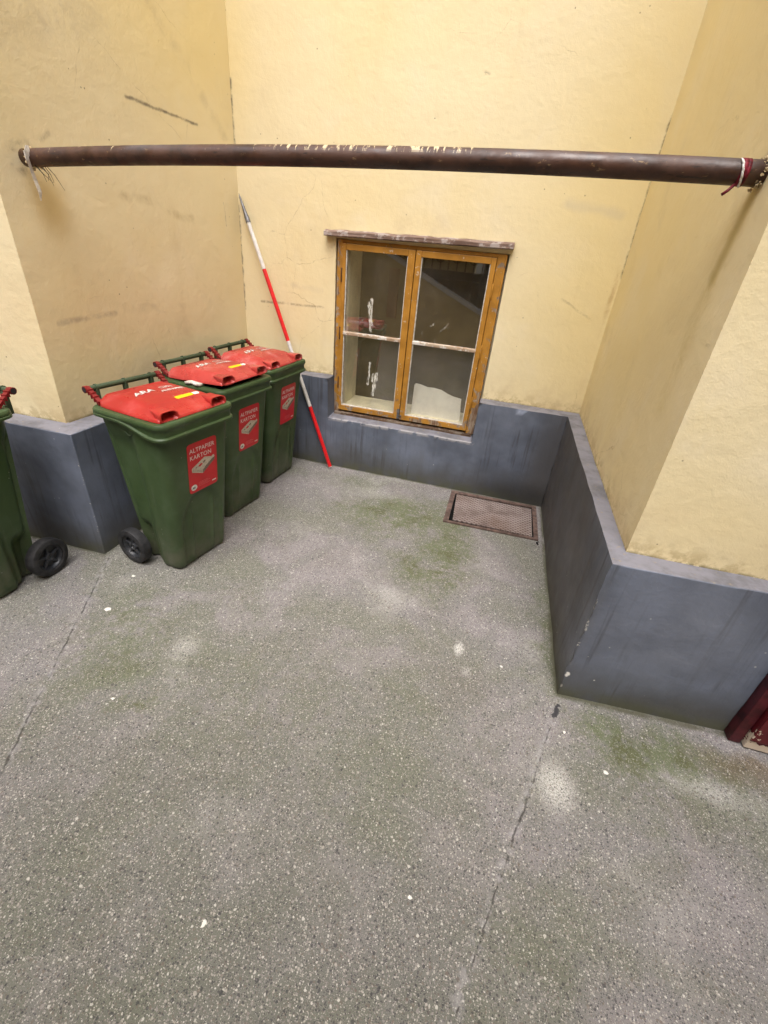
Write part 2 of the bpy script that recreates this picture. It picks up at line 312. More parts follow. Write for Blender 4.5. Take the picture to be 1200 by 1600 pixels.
def mat_bin(name, c, rough=0.42, dirt=0.5, fade=(0.3, 0.3, 0.3), fadeamt=0.12):
    m = Mat(name, rough, 0.4)
    oi = m.n.new('ShaderNodeObjectInfo')
    co = m.vec('ADD', m.co, m.vec('SCALE', (7.0, 3.0, 5.0), scale=oi.outputs['Random'])); m.co0 = m.co
    col = m.mix(c, tuple(min(1, v*1.35+0.004) for v in c), m.ramp(m.noise(3, 4, 0.6, co=co), 0.35, 0.7))
    col = m.mix(col, fade, m.math('MULTIPLY', m.ramp(m.noise(6, 5, 0.7, co=co), 0.5, 0.8), fadeamt))
    # dust low on the body, small pale spots, fine scratches
    z = m.sep()[2]
    low = m.math('MULTIPLY', m.ramp(z, 0.0, 0.34, 1.0, 0.0), m.ramp(m.noise(9, 4, 0.65, co=co), 0.3, 0.65))
    col = m.mix(col, (0.15, 0.13, 0.105), m.math('MULTIPLY', low, dirt))
    st = m.noise(1, 3, 0.6, co=m.scaled((45, 45, 2.5), co))
    col = m.mix(col, (0.17, 0.17, 0.14), m.math('MULTIPLY', m.ramp(st, 0.62, 0.8), 0.25))
    d, cc = m.voro(38, co=co)
    k = m.math('MULTIPLY', m.ramp(d, 0.06, 0.13, 1.0, 0.0), m.ramp(m.sep(cc)[0], 0.94, 0.955))
    col = m.mix(col, (0.42, 0.42, 0.34), m.math('MULTIPLY', k, 0.5))
    m.color(col)
    m.rough(m.ramp(m.noise(8, 4, 0.6, co=co), 0.3, 0.7, rough-0.07, rough+0.16))
    m.bump(m.noise(240, 2, 0.6), 0.12, 0.001)
    m.bump(m.noise(7, 3), 0.15, 0.004)
    return m.m

def mat_simple(name, c, rough=0.6, spec=0.3, var=0.2, nscale=20, metal=0.0, bump=0.0):
    m = Mat(name, rough, spec)
    n = m.noise(nscale, 4, 0.65)
    m.color(m.mix(tuple(v*(1-var) for v in c), tuple(min(1, v*(1+var)) for v in c), m.ramp(n, 0.3, 0.7)))
    m.b.inputs['Metallic'].default_value = metal
    if bump: m.bump(m.noise(nscale*3, 3, 0.6), bump, 0.003)
    return m.m

def mat_ochre():
    m = Mat('ochre_window_paint', 0.45, 0.4)
    col = m.mix((0.34, 0.155, 0.020), (0.46, 0.220, 0.032), m.ramp(m.noise(8, 4, 0.6), 0.35, 0.65))
    worn = m.noise(15, 5, 0.72, dist=0.5)
    x, y, z = m.sep()
    wear_z = m.ramp(z, 0.42, 0.80, 0.14, 0.0)             # worn most at the bottom and on the outer sides
    wear_l = m.ramp(x, 0.735, 0.780, 0.17, 0.0)
    wear_r = m.math('MULTIPLY', m.ramp(x, 1.80, 1.85, 0.0, 0.19), m.ramp(z, 0.6, 1.3, 1.0, 0.35))
    k = m.ramp(m.math('ADD', worn, m.math('ADD', wear_z, m.math('ADD', wear_l, wear_r))), 0.655, 0.68)
    wood = m.mix((0.16, 0.085, 0.045), (0.34, 0.27, 0.20), m.ramp(m.noise(1, 4, 0.6, co=m.scaled((60, 60, 8))), 0.35, 0.65))
    col = m.mix(col, wood, k)
    k2 = m.ramp(m.noise(34, 4, 0.7), 0.655, 0.675)
    col = m.mix(col, (0.60, 0.55, 0.45), m.math('MULTIPLY', k2, 0.85))
    dirt = m.ramp(m.noise(5, 4, 0.6), 0.5, 0.75)
    col = m.mix(col, (0.10, 0.055, 0.02), m.math('MULTIPLY', dirt, 0.35))
    m.color(col); m.bump(k, 0.4, -0.0015); m.bump(m.noise(60, 3), 0.25, 0.0015)
    return m.m

def mat_wornwood(name, a, b, paint=None, amt=0.5, axis=(4, 60, 60)):
    m = Mat(name, 0.8, 0.2)
    col = m.mix(a, b, m.ramp(m.noise(1, 5, 0.65, co=m.scaled(axis)), 0.35, 0.65))
    if paint:
        col = m.mix(col, paint, m.math('MULTIPLY', m.ramp(m.noise(13, 5, 0.7), 0.50, 0.56), amt))
    m.color(col); m.bump(m.noise(1, 4, 0.6, co=m.scaled(axis)), 0.4, 0.003)
    return m.m

def mat_pipe():
    m = Mat('brown_pipe_paint', 0.38, 0.5)
    x, y, z = m.sep()
    col = m.mix((0.042, 0.019, 0.012), (0.082, 0.038, 0.024), m.ramp(m.noise(9, 4, 0.6), 0.35, 0.65))
    rust = m.ramp(m.noise(20, 5, 0.7), 0.56, 0.68)
    col = m.mix(col, (0.030, 0.020, 0.014), m.math('MULTIPLY', rust, 0.6))
    # plaster splashes on the upper front, most round the middle of the pipe
    g = m.n.new('ShaderNodeNewGeometry'); nz = m.sep(g.outputs['True Normal'])[2]
    upf = m.ramp(nz, 0.25, 0.8)
    drip = m.noise(1, 4, 0.7, co=m.scaled((70, 14, 9)))
    cen = m.ramp(m.math('ABSOLUTE', m.math('SUBTRACT', x, 1.40)), 0.25, 0.55, 0.12, 0.0)
    splash = m.ramp(m.math('ADD', drip, cen), 0.665, 0.685)
    col = m.mix(col, (0.62, 0.50, 0.30), m.math('MULTIPLY', m.math('MULTIPLY', splash, upf), 0.95))
    s2 = m.ramp(m.noise(1, 5, 0.75, co=m.scaled((20, 45, 45))), 0.62, 0.68)
    col = m.mix(col, (0.30, 0.19, 0.09), m.math('MULTIPLY', s2, 0.7))
    s3 = m.ramp(m.noise(1, 5, 0.75, co=m.scaled((12, 70, 70))), 0.60, 0.64)
    col = m.mix(col, (0.018, 0.014, 0.012), m.math('MULTIPLY', s3, 0.75))
    s4 = m.ramp(m.noise(3, 3), 0.5, 0.65); col = m.mix(col, (0.085, 0.08, 0.09), m.math('MULTIPLY', m.math('MULTIPLY', s4, upf), 0.5))
    m.color(col); m.rough(m.ramp(m.noise(14, 3), 0.3, 0.7, 0.32, 0.65))
    m.bump(m.noise(30, 4), 0.5, 0.003); m.bump(m.noise(7, 3), 0.4, 0.006)
    return m.m

def mat_glass():
    m = Mat('dusty_window_glass', 0.03, 0.5)
    m.n.remove(m.b)
    tr = m.n.new('ShaderNodeBsdfTransparent'); tr.inputs[0].default_value = (0.95, 0.95, 0.93, 1)
    gl = m.n.new('ShaderNodeBsdfGlossy'); gl.inputs['Roughness'].default_value = 0.02; gl.inputs[0].default_value = (0.9, 0.93, 0.95, 1)
    fr = m.n.new('ShaderNodeFresnel'); fr.inputs[0].default_value = 1.65
    bmp = m.n.new('ShaderNodeBump'); bmp.inputs['Strength'].default_value = 0.02; bmp.inputs['Distance'].default_value = 0.006
    m.l.new(m.noise(3, 2), bmp.inputs['Height']); m.l.new(bmp.outputs[0], gl.inputs['Normal'])
    mx = m.n.new('ShaderNodeMixShader'); gg = m.n.new('ShaderNodeNewGeometry')
    front = m.math('SUBTRACT', 1.0, gg.outputs['Backfacing'])
    m.l.new(m.math('MULTIPLY', front, m.math('MULTIPLY_ADD', fr.outputs[0], 1.0, 0.13)), mx.inputs[0])
    m.l.new(tr.outputs[0], mx.inputs[1]); m.l.new(gl.outputs[0], mx.inputs[2])
    # film of dust and smears of white paint
    df = m.n.new('ShaderNodeBsdfDiffuse')
    wob = m.vec('ADD', m.co, m.vec('SCALE', m.vec('SUBTRACT', m.noise(26, 4, 0.7, color=True), (0.5, 0.5, 0.5)), scale=0.035))
    br = m.ramp(m.noise(1, 4, 0.75, co=m.scaled((150, 150, 22))), 0.42, 0.60)
    tot = None
    for a, b, r, amt in (((0.995, 0, 1.26), (1.000, 0, 1.06), 0.008, 1.0), ((0.975, 0, 1.24), (0.985, 0, 1.13), 0.005, 0.9), ((0.905, 0, 0.89), (0.91, 0, 0.86), 0.001, 0.7),
                    ((1.015, 0, 0.83), (1.005, 0, 0.68), 0.008, 1.0), ((1.07, 0, 0.76), (1.05, 0, 0.60), 0.010, 1.0), ((1.045, 0, 0.75), (1.04, 0, 0.70), 0.006, 0.8),
                    ((1.43, 0, 1.14), (1.46, 0, 1.16), 0.002, 0.75), ((1.50, 0, 1.11), (1.56, 0, 1.17), 0.002, 0.75), ((1.38, 0, 1.10), (1.385, 0, 1.04), 0.002, 0.5), ((1.47, 0, 1.07), (1.48, 0, 1.03), 0.001, 0.5)):
        k = m.math('MULTIPLY', m.seg(a, b, r, 0.006, wob), amt); tot = k if tot is None else m.math('MAXIMUM', tot, k)
    tot = m.math('MULTIPLY', tot, br)
    d, cc = m.voro(45); spk = m.math('MULTIPLY', m.ramp(d, 0.05, 0.10, 1.0, 0.0), m.ramp(m.sep(cc)[0], 0.93, 0.95))
    tot = m.math('MAXIMUM', tot, m.math('MULTIPLY', spk, 0.6))
    film_or_shade = m.math('MAXIMUM', m.ramp(m.noise(4, 5, 0.7), 0.4, 0.8, 0.01, 0.05), m.math('MULTIPLY', m.ramp(m.noise(1, 5, 0.75, co=m.scaled((9, 9, 5)), dist=1.0), 0.55, 0.75), 0.07))
    fac = m.math('MAXIMUM', tot, film_or_shade)
    m._s(df.inputs[0], m.mix((0.42, 0.40, 0.36), (0.72, 0.70, 0.63), m.ramp(tot, 0.1, 0.3)))
    mx2 = m.n.new('ShaderNodeMixShader'); m.l.new(fac, mx2.inputs[0]); m.l.new(mx.outputs[0], mx2.inputs[1]); m.l.new(df.outputs[0], mx2.inputs[2])
    m.l.new(mx2.outputs[0], m.n['Material Output'].inputs['Surface'])
    return m.m

def mat_cover():
    m = Mat('rusty_checker_plate', 0.6, 0.45)
    x, y, z = m.sep()
    a = m.math('SINE', m.math('MULTIPLY', m.math('ADD', x, y), 95.0)); b = m.math('SINE', m.math('MULTIPLY', m.math('SUBTRACT', x, y), 95.0))
    ridge = m.math('MAXIMUM', m.math('ABSOLUTE', a), m.math('ABSOLUTE', b)); rg = m.ramp(ridge, 0.80, 0.97)
    col = m.mix((0.105, 0.070, 0.062), (0.17, 0.125, 0.115), m.ramp(m.noise(9, 4, 0.6), 0.35, 0.7))
    col = m.mix(col, (0.34, 0.29, 0.27), m.math('MULTIPLY', rg, m.ramp(m.noise(6, 3), 0.35, 0.55, 0.25, 0.95)))
    col = m.mix(col, (0.10, 0.05, 0.03), m.math('MULTIPLY', m.ramp(m.noise(3, 4), 0.5, 0.7), 0.6))
    col = m.mix(col, (0.45, 0.42, 0.38), m.math('MULTIPLY', m.ramp(m.noise(150, 3, 0.7), 0.64, 0.70), 0.6))
    m.color(col); m.bump(rg, 0.8, 0.002); m.bump(m.noise(100, 3), 0.3, 0.001)
    return m.m

def mat_reddoor():
    m = Mat('dark_red_door_paint', 0.4, 0.45)
    x, y, z = m.sep()
    col = m.mix((0.085, 0.007, 0.011), (0.125, 0.011, 0.016), m.ramp(m.noise(8, 4), 0.3, 0.7))
    chip = m.ramp(m.math('ADD', m.noise(11, 4, 0.7), m.ramp(z, 0.0, 0.10, 0.33, 0.0)), 0.66, 0.68)
    col = m.mix(col, (0.62, 0.52, 0.40), chip)
    sc = m.ramp(m.noise(1, 3, 0.7, co=m.scaled((30, 30, 3))), 0.68, 0.72)
    col = m.mix(col, (0.45, 0.25, 0.2), m.math('MULTIPLY', sc, 0.6))
    m.color(col); m.bump(chip, 0.4, -0.002)
    return m.m

def mat_bands():
    m = Mat('steel', 0.4); return m.m

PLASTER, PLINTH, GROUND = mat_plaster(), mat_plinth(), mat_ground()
GREEN = mat_bin('green_bin_plastic', lin(54, 72, 42), 0.40, 0.5, (0.10, 0.135, 0.10), 0.3)
GREENH = mat_bin('green_handle_plastic', lin(52, 66, 46), 0.55, 0.0, (0.12, 0.14, 0.11), 0.4)
RED = mat_bin('red_lid_plastic', lin(152, 38, 34), 0.30, 0.0, (0.50, 0.24, 0.22), 0.35)
REDF = mat_bin('faded_red_lid_plastic', lin(154, 52, 48), 0.28, 0.0, (0.55, 0.33, 0.31), 0.55)
DKRED = mat_bin('red_hinge_plastic', lin(112, 24, 25), 0.4, 0.0, (0.5, 0.2, 0.2), 0.15)
RUBBER = mat_simple('black_rubber', (0.022, 0.022, 0.024), 0.6, 0.4, 0.5, 30, bump=0.2)
BLACKP = mat_simple('dark_hub_plastic', (0.03, 0.033, 0.04), 0.4, 0.5, 0.3, 20)
LABELRED = mat_simple('red_label_film', lin(190, 24, 32), 0.35, 0.5, 0.08, 12)
WHITEP = mat_simple('white_print', (0.72, 0.70, 0.66), 0.5, 0.3, 0.08, 60)
WORNP = mat_simple('worn_white_print', (0.70, 0.62, 0.58), 0.5, 0.3, 0.2, 90)
YELLOWP = mat_simple('yellow_label_film', lin(240, 190, 20), 0.4, 0.4, 0.08, 30)
PINKP = mat_simple('faint_pink_print', lin(222, 120, 118), 0.5, 0.3, 0.1, 40)
PAPERG = mat_simple('print_newspaper_grey', lin(190, 180, 165), 0.5, 0.3, 0.25, 160)
PAPERD = mat_simple('print_newspaper_shade', lin(120, 104, 92), 0.5, 0.3, 0.3, 160)
BLACKPR = mat_simple('black_print', (0.03, 0.03, 0.035), 0.5, 0.3, 0.1, 40)
OCHRE = mat_ochre()
BARW = mat_wornwood('flaking_white_bar_paint', (0.34, 0.22, 0.14), (0.5, 0.4, 0.3), (0.66, 0.63, 0.58), 0.95, (6, 40, 40))
PUTTY = mat_simple('white_putty', (0.58, 0.56, 0.50), 0.7, 0.2, 0.25, 50)
LINTEL = mat_wornwood('weathered_lintel_wood', (0.10, 0.060, 0.045), (0.24, 0.17, 0.14), (0.42, 0.38, 0.36), 0.6)
RAWSILL = mat_wornwood('rotten_sill_wood', (0.05, 0.03, 0.02), (0.15, 0.09, 0.055), (0.4, 0.36, 0.3), 0.25)
PIPE = mat_pipe(); GLASS = mat_glass(); COVER = mat_cover(); REDDOOR = mat_reddoor()
DOORFR = mat_simple('dark_red_frame_paint', (0.055, 0.007, 0.011), 0.45, 0.4, 0.6, 14)
IRONFR = mat_simple('rusty_iron_frame', (0.115, 0.075, 0.062), 0.7, 0.4, 0.45, 30, bump=0.4)
DARKGAP = mat_simple('dark_gap', (0.006, 0.006, 0.006), 0.9, 0.1)
POLEW = mat_simple('white_pole_paint', (0.66, 0.64, 0.62), 0.35, 0.5, 0.12, 25)
POLER = mat_simple('red_pole_paint', lin(205, 28, 34), 0.3, 0.5, 0.1, 25)
STEEL = mat_simple('dull_steel', (0.16, 0.16, 0.17), 0.45, 0.5, 0.35, 40, metal=0.6)
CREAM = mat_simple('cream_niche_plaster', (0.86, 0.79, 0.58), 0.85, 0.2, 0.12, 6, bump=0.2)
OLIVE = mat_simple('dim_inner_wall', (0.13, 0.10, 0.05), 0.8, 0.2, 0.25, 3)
BROWNW = mat_simple('dark_brown', (0.10, 0.045, 0.02), 0.6, 0.3, 0.2, 10)
BOARD = mat_simple('pale_plasterboard', (0.88, 0.86, 0.78), 0.85, 0.2, 0.08, 8)
BOARDE = mat_simple('broken_gypsum_edge', (0.72, 0.70, 0.60), 0.9, 0.1, 0.2, 40)
RAG = mat_simple('dirty_white_rag', (0.60, 0.56, 0.50), 0.9, 0.1, 0.25, 40)
MORTAR = mat_simple('crumbling_mortar', (0.50, 0.40, 0.24), 0.95, 0.1, 0.4, 30, bump=0.8)
TAPE = mat_simple('red_white_tape', lin(105, 26, 40), 0.6, 0.3, 0.7, 60)
OPPW = mat_simple('opposite_plaster', (0.60, 0.47, 0.26), 0.9, 0.15, 0.12, 1.5)
OPPD = mat_simple('dark_opening', (0.02, 0.02, 0.022), 0.9, 0.1)
GREYC = mat_simple('grey_coping', (0.62, 0.62, 0.64), 0.7, 0.3, 0.1, 5)
IRON = mat_simple('black_wrought_iron', (0.02, 0.02, 0.02), 0.5, 0.4)

# ------------------------------------------------------------------ object helpers
def link(name, bm, mat, parent=None, smooth=False, merge=True):
    me = bpy.data.meshes.new(name)
    if merge: bmesh.ops.remove_doubles(bm, verts=bm.verts, dist=1e-5)
    bm.to_mesh(me); bm.free()
    for mm in (mat if isinstance(mat, (list, tuple)) else [mat]): me.materials.append(mm)
    if smooth:
        for p in me.polygons: p.use_smooth = True
    o = bpy.data.objects.new(name, me); COL.objects.link(o)
    if parent is not None: o.parent = parent
    return o
def autosmooth(o, ang=35):
    me = o.data
    for p in me.polygons: p.use_smooth = True
    bm = bmesh.new(); bm.from_mesh(me)
    for e in bm.edges:
        if len(e.link_faces) == 2 and e.calc_face_angle(0) > R(ang): e.smooth = False
    bm.to_mesh(me); bm.free()
def tag(o, label=None, cat=None, group=None, kind=None):
    if label: o['label'] = label
    if cat: o['category'] = cat
    if group: o['group'] = group
    if kind: o['kind'] = kind
    return o
def empty(name, loc=(0, 0, 0), rz=0.0):
    o = bpy.data.objects.new(name, None); COL.objects.link(o); o.location = loc; o.rotation_euler = (0, 0, rz)
    o.empty_display_size = 0.1
    return o
def copy_tree(o, parent=None):
    c_ = o.copy(); COL.objects.link(c_); c_.parent = parent
    for ch in list(o.children): copy_tree(ch, c_)
    return c_
def box(bm, x0, x1, y0, y1, z0, z1, bev=0.0, mi=0):
    vs_ = [bm.verts.new((x, y, z)) for x in (x0, x1) for y in (y0, y1) for z in (z0, z1)]
    fs = [bm.faces.new([vs_[i] for i in q]) for q in ((0, 1, 3, 2), (4, 6, 7, 5), (0, 4, 5, 1), (2, 3, 7, 6), (0, 2, 6, 4), (1, 5, 7, 3))]
    for f_ in fs: f_.material_index = mi
    if bev:
        es = list({e for f_ in fs for e in f_.edges})
        bmesh.ops.bevel(bm, geom=es, offset=bev, segments=2, profile=0.6, affect='EDGES')
def tube(bm, pts, rad, seg=16, caps=True, mi=0):
    pts = [Vector(p) for p in pts]; rads = rad if isinstance(rad, (list, tuple)) else [rad]*len(pts)
    rings = []
    d0 = (pts[1]-pts[0]).normalized(); up = Vector((0, 0, 1)) if abs(d0.z) < 0.9 else Vector((1, 0, 0))
    for i, p in enumerate(pts):
        d = (pts[min(i+1, len(pts)-1)] - pts[max(i-1, 0)]).normalized()
        a = d.cross(up).normalized(); b = a.cross(d)
        rings.append([bm.verts.new(p + rads[i]*(math.cos(t)*a + math.sin(t)*b)) for t in [2*math.pi*k/seg for k in range(seg)]])
    for r0, r1 in zip(rings, rings[1:]):
        for k in range(seg):
            f_ = bm.faces.new((r0[k], r0[(k+1) % seg], r1[(k+1) % seg], r1[k])); f_.material_index = mi
    if caps:
        bm.faces.new(rings[0][::-1]).material_index = mi; bm.faces.new(rings[-1]).material_index = mi
def lathe(bm, prof, axis='X', seg=40, centre=(0, 0, 0)):
    """prof: list of (axial, radius)"""
    c0 = Vector(centre); rings = []
    for a, r in prof:
        ring = []
        for k in range(seg):
            t = 2*math.pi*k/seg
            v = Vector((a, r*math.cos(t), r*math.sin(t))) if axis == 'X' else Vector((r*math.cos(t), r*math.sin(t), a))
            ring.append(bm.verts.new(c0+v))
        rings.append(ring)
    for r0, r1 in zip(rings, rings[1:]):
        for k in range(seg): bm.faces.new((r0[k], r0[(k+1) % seg], r1[(k+1) % seg], r1[k]))
def fixn(bm): bmesh.ops.recalc_face_normals(bm, faces=bm.faces)
def jit(p, a=0.0035, b=0.0016):
    p = Vector(p)
    return p + noise.noise_vector(p*1.7)*a + noise.noise_vector(p*8+Vector((3, 1, 7)))*b
def patch(bm, p00, p10, p11, p01, step=0.06, fn=jit, mi=0):
    p00, p10, p11, p01 = map(Vector, (p00, p10, p11, p01))
    nu = max(1, math.ceil(max((p10-p00).length, (p11-p01).length)/step)); nv = max(1, math.ceil(max((p01-p00).length, (p11-p10).length)/step))
    g = []
    for j in range(nv+1):
        v_ = j/nv; a = p00.lerp(p01, v_); b = p10.lerp(p11, v_)
        g.append([bm.verts.new(fn(a.lerp(b, i/nu))) for i in range(nu+1)])
    for j in range(nv):
        for i in range(nu): bm.faces.new((g[j][i], g[j][i+1], g[j+1][i+1], g[j+1][i])).material_index = mi

def text_mesh(txt, size, bold=0.0, shear=0.0, align='LEFT', space=1.0):
    cu = bpy.data.curves.new('txt', 'FONT'); cu.body = txt; cu.size = size; cu.shear = shear; cu.align_x = align
    cu.offset = bold; cu.extrude = 0.0002; cu.space_character = space; cu.resolution_u = 3
    o = bpy.data.objects.new('txt', cu); COL.objects.link(o)
    bpy.context.view_layer.update()
    me = bpy.data.meshes.new_from_object(o.evaluated_get(bpy.context.evaluated_depsgraph_get()))
    bpy.data.objects.remove(o); bpy.data.curves.remove(cu)
    return me
def add_text(bm, txt, size, origin, xdir, ydir, **kw):
    me = text_mesh(txt, size, **kw)
    xd = Vector(xdir).normalized(); yd = Vector(ydir).normalized(); zd = xd.cross(yd)
    Mx = Matrix((xd, yd, zd)).transposed().to_4x4(); Mx.translation = Vector(origin)
    me.transform(Mx); bm.from_mesh(me); bpy.data.meshes.remove(me)

# ------------------------------------------------------------------ ground
bm = bmesh.new()
gv = [bm.verts.new(p) for p in ((-3.2, -11.0, 0), (6.2, -11.0, 0), (6.2, 0.6, 0), (-3.2, 0.6, 0))]; bm.faces.new(gv)
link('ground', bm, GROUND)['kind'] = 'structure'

# ------------------------------------------------------------------ the building round the recess
HP = 0.702
H = 5.6
WX = 2.554
building = tag(empty('courtyard_building', (1.3, 0.3, 0)), 'pale yellow plastered courtyard building with dark grey plinth round a recess', 'building')
def inb(o): o.parent = building; o.matrix_parent_inverse = Matrix.Translation((-1.3, -0.3, 0)); return o
PL = Vector((-0.059, -1.657)); PR = Vector((2.564, -1.763))
WINX0, WINX1, WINZ0, WINZ1 = 0.722, 1.878, 0.40, 1.615
ZL = [0.0, WINZ0, WINZ1, H]
def wallstrip(bm, a, b, z0, z1, step=0.07):
    patch(bm, (a[0], a[1], z0), (b[0], b[1], z0), (b[0], b[1], z1), (a[0], a[1], z1), step)
bm = bmesh.new()
wallstrip(bm, (-3.0, -1.70), PL, 0.0, H); wallstrip(bm, PL, (0, 0), 0.0, H)
# back wall with the window opening
wallstrip(bm, (0, 0), (WINX0, 0), 0, H); wallstrip(bm, (WINX1, 0), (WX, 0), 0, H)
wallstrip(bm, (WINX0, 0), (WINX1, 0), 0, WINZ0); wallstrip(bm, (WINX0, 0), (WINX1, 0), WINZ1, H)
wallstrip(bm, (WX, 0), PR, 0, H)
wallstrip(bm, PR, (3.24, -1.745), 0, H); wallstrip(bm, (3.24, -1.745), (4.20, -1.718), 2.12, H); wallstrip(bm, (4.20, -1.718), (4.31, -1.715), 0, H)
# reveals of the opening
for a, b in (((WINX0, 0), (WINX0, 0.10)), ((WINX1, 0), (WINX1, 0.10))): wallstrip(bm, a, b, WINZ0, WINZ1)
patch(bm, (WINX0, 0, WINZ1), (WINX1, 0, WINZ1), (WINX1, 0.10, WINZ1), (WINX0, 0.10, WINZ1))
bmesh.ops.remove_doubles(bm, verts=bm.verts, dist=0.002)
inb(link('wall', bm, PLASTER, smooth=False)); wl_o = bpy.data.objects['wall']; autosmooth(wl_o, 40)

# plinth: top ledge and painted face, with the notch under the window
A0, A1 = Vector((-3.0, -1.83)), Vector((0.076, -1.763))
A2 = Vector((0.09, -0.127)); A3 = Vector((2.470, -0.127)); A4 = Vector((2.503, -1.867)); A5 = Vector((3.165, -1.826))
N0, N1, NZ = 0.733, 1.872, 0.402
rr = 0.006
def jp(p): return jit(p, 0.0035, 0.0022)
def face(bm, a, b, z0, z1): patch(bm, (a[0], a[1], z0), (b[0], b[1], z0), (b[0], b[1], z1), (a[0], a[1], z1), 0.05, jp)
bm = bmesh.new()
for a, b in ((A0, A1), (A1, A2), (A3, A4), (A4, A5)): face(bm, a, b, -0.01, HP)
face(bm, A2, (N0, -0.127), -0.01, HP); face(bm, (N1, -0.127), A3, -0.01, HP); face(bm, (N0, -0.127), (N1, -0.127), -0.01, NZ)
WA = [Vector((-3.0, -1.69)), Vector((-0.05, -1.647)), Vector((0.0, 0.0)), Vector((WX, 0)), Vector((2.572, -1.755)), Vector((3.165, -1.74))]
def ledge(bm, a, b, c_, d, z=HP): patch(bm, (a[0], a[1], z), (b[0], b[1], z), (c_[0], c_[1], z), (d[0], d[1], z), 0.05, jp)
ledge(bm, A0, A1, WA[1], WA[0]); ledge(bm, A1, A2, WA[2], WA[1])
ledge(bm, A2, (N0, -0.127), (N0, 0.004), WA[2]); ledge(bm, (N1, -0.127), A3, WA[3], (N1, 0.004))
ledge(bm, A3, A4, WA[4], WA[3]); ledge(bm, A4, A5, WA[5], WA[4])
# notch sides and sloping sill
patch(bm, (N0, -0.127, NZ), (N0+0.012, 0.004, NZ+0.012), (N0, 0.004, HP), (N0, -0.127, HP), 0.05, jp)
patch(bm, (N1, -0.127, NZ), (N1-0.012, 0.004, NZ+0.012), (N1, 0.004, HP), (N1, -0.127, HP), 0.05, jp)
patch(bm, (N0, -0.127, NZ), (N1, -0.127, NZ), (N1-0.012, 0.004, NZ+0.012), (N0+0.012, 0.004, NZ+0.012), 0.05, jp)
patch(bm, A5.to_3d(), (3.165, -1.74, 0), (3.165, -1.74, HP), (3.165, -1.826, HP), 0.05, jp)
fixn(bm)
es = [e for e in bm.edges if len(e.link_faces) == 2 and e.calc_face_angle(0) > R(50)]
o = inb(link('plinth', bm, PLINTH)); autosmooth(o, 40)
bv = o.modifiers.new('bevel', 'BEVEL'); bv.width = 0.005; bv.segments = 2; bv.limit_method = 'ANGLE'; bv.angle_limit = R(45)

# lintel board over the window
bm = bmesh.new()
n = 60
prev = None
for i in range(n+1):
    t = i/n; x = 0.652 + t*(1.893-0.652); z = 1.622 + 0.018*t + 0.003*noise.noise(Vector((x*6, 0, 0)))
    dth = 0.058 + 0.006*noise.noise(Vector((x*14, 3, 0))); h = 0.034 + 0.005*noise.noise(Vector((x*11, 7, 0)))
    ring = [bm.verts.new(p) for p in ((x, 0.01, z), (x, -dth+0.006, z), (x, -dth, z+0.006), (x, -dth+0.003, z+h*0.75), (x, -dth+0.014, z+h), (x, 0.01, z+h+0.008))]
    if prev:
        for k in range(6): bm.faces.new((prev[k], prev[(k+1) % 6], ring[(k+1) % 6], ring[k]))
    else: bm.faces.new(ring[::-1])
    prev = ring
bm.faces.new(prev); fixn(bm)
o = inb(link('lintel_board', bm, LINTEL)); autosmooth(o, 30)

# ---- window: outer frame is the part, sashes, bars, panes, hinges its sub-parts
bm = bmesh.new()
FX0, FX1, FZ0, FZ1 = 0.735, 1.865, 0.425, 1.612
box(bm, FX0, 0.772, -0.006, 0.07, FZ0, FZ1, 0.003); box(bm, 1.806, FX1, -0.006, 0.07, FZ0, FZ1, 0.003)
box(bm, 0.772, 1.806, -0.004, 0.07, 1.592, FZ1, 0.002);
win = inb(link('window', bm, OCHRE, merge=False))
def inw(o): o.parent = win; return o
def sash(x0, x1, gx0, gx1):
    z0, z1 = 0.446, 1.590; gz0, gz1 = 0.484, 1.552
    bm = bmesh.new()
    box(bm, x0, gx0, -0.020, 0.03, z0, z1, 0.004); box(bm, gx1, x1, -0.020, 0.03, z0, z1, 0.004)
    box(bm, gx0, gx1, -0.018, 0.028, gz1, z1, 0.003); box(bm, gx0, gx1, -0.018, 0.028, z0, gz0, 0.003)
    inw(link('sash', bm, OCHRE, merge=False))
    bm = bmesh.new()
    for (a, b, c_, d) in ((gx0, gx0+0.006, gz0, gz1), (gx1-0.006, gx1, gz0, gz1), (gx0+0.006, gx1-0.006, gz0, gz0+0.006)):
        box(bm, a, b, -0.012, 0.002, c_, d, 0.0015)
    inw(link('putty_bead', bm, PUTTY, merge=False))
    bm = bmesh.new(); box(bm, gx0-0.002, gx1+0.002, -0.022, 0.012, 1.010, 1.033, 0.005); inw(link('glazing_bar', bm, BARW, merge=False))
    for a, b in ((gz0-0.002, 1.010), (1.033, gz1+0.002)):
        bm = bmesh.new(); box(bm, gx0-0.002, gx1+0.002, 0.0035, 0.0065, a, b); inw(link('pane', bm, GLASS, merge=False))
sash(0.774, 1.2795, 0.800, 1.232)
sash(1.2845, 1.804, 1.322, 1.772)
for x in (0.7735, 1.8085):
    for z in (0.66, 1.02, 1.40):
        bm = bmesh.new(); tube(bm, [(x, -0.022, z-0.045), (x, -0.022, z-0.04), (x, -0.022, z+0.04), (x, -0.022, z+0.045)], [0.003, 0.005, 0.005, 0.003], 10)
        if not (z > 1.3 and x > 1) or True: inw(link('hinge', bm, BROWNW if x < 1 else OCHRE, smooth=True))
for z in (0.50, 0.455):
    pass
bm = bmesh.new(); box(bm, 1.262, 1.282, -0.026, -0.0195, 0.455, 0.53, 0.002); box(bm, 1.264, 1.300, -0.030, -0.022, 0.475, 0.484, 0.002); inw(link('latch', bm, STEEL, merge=False))
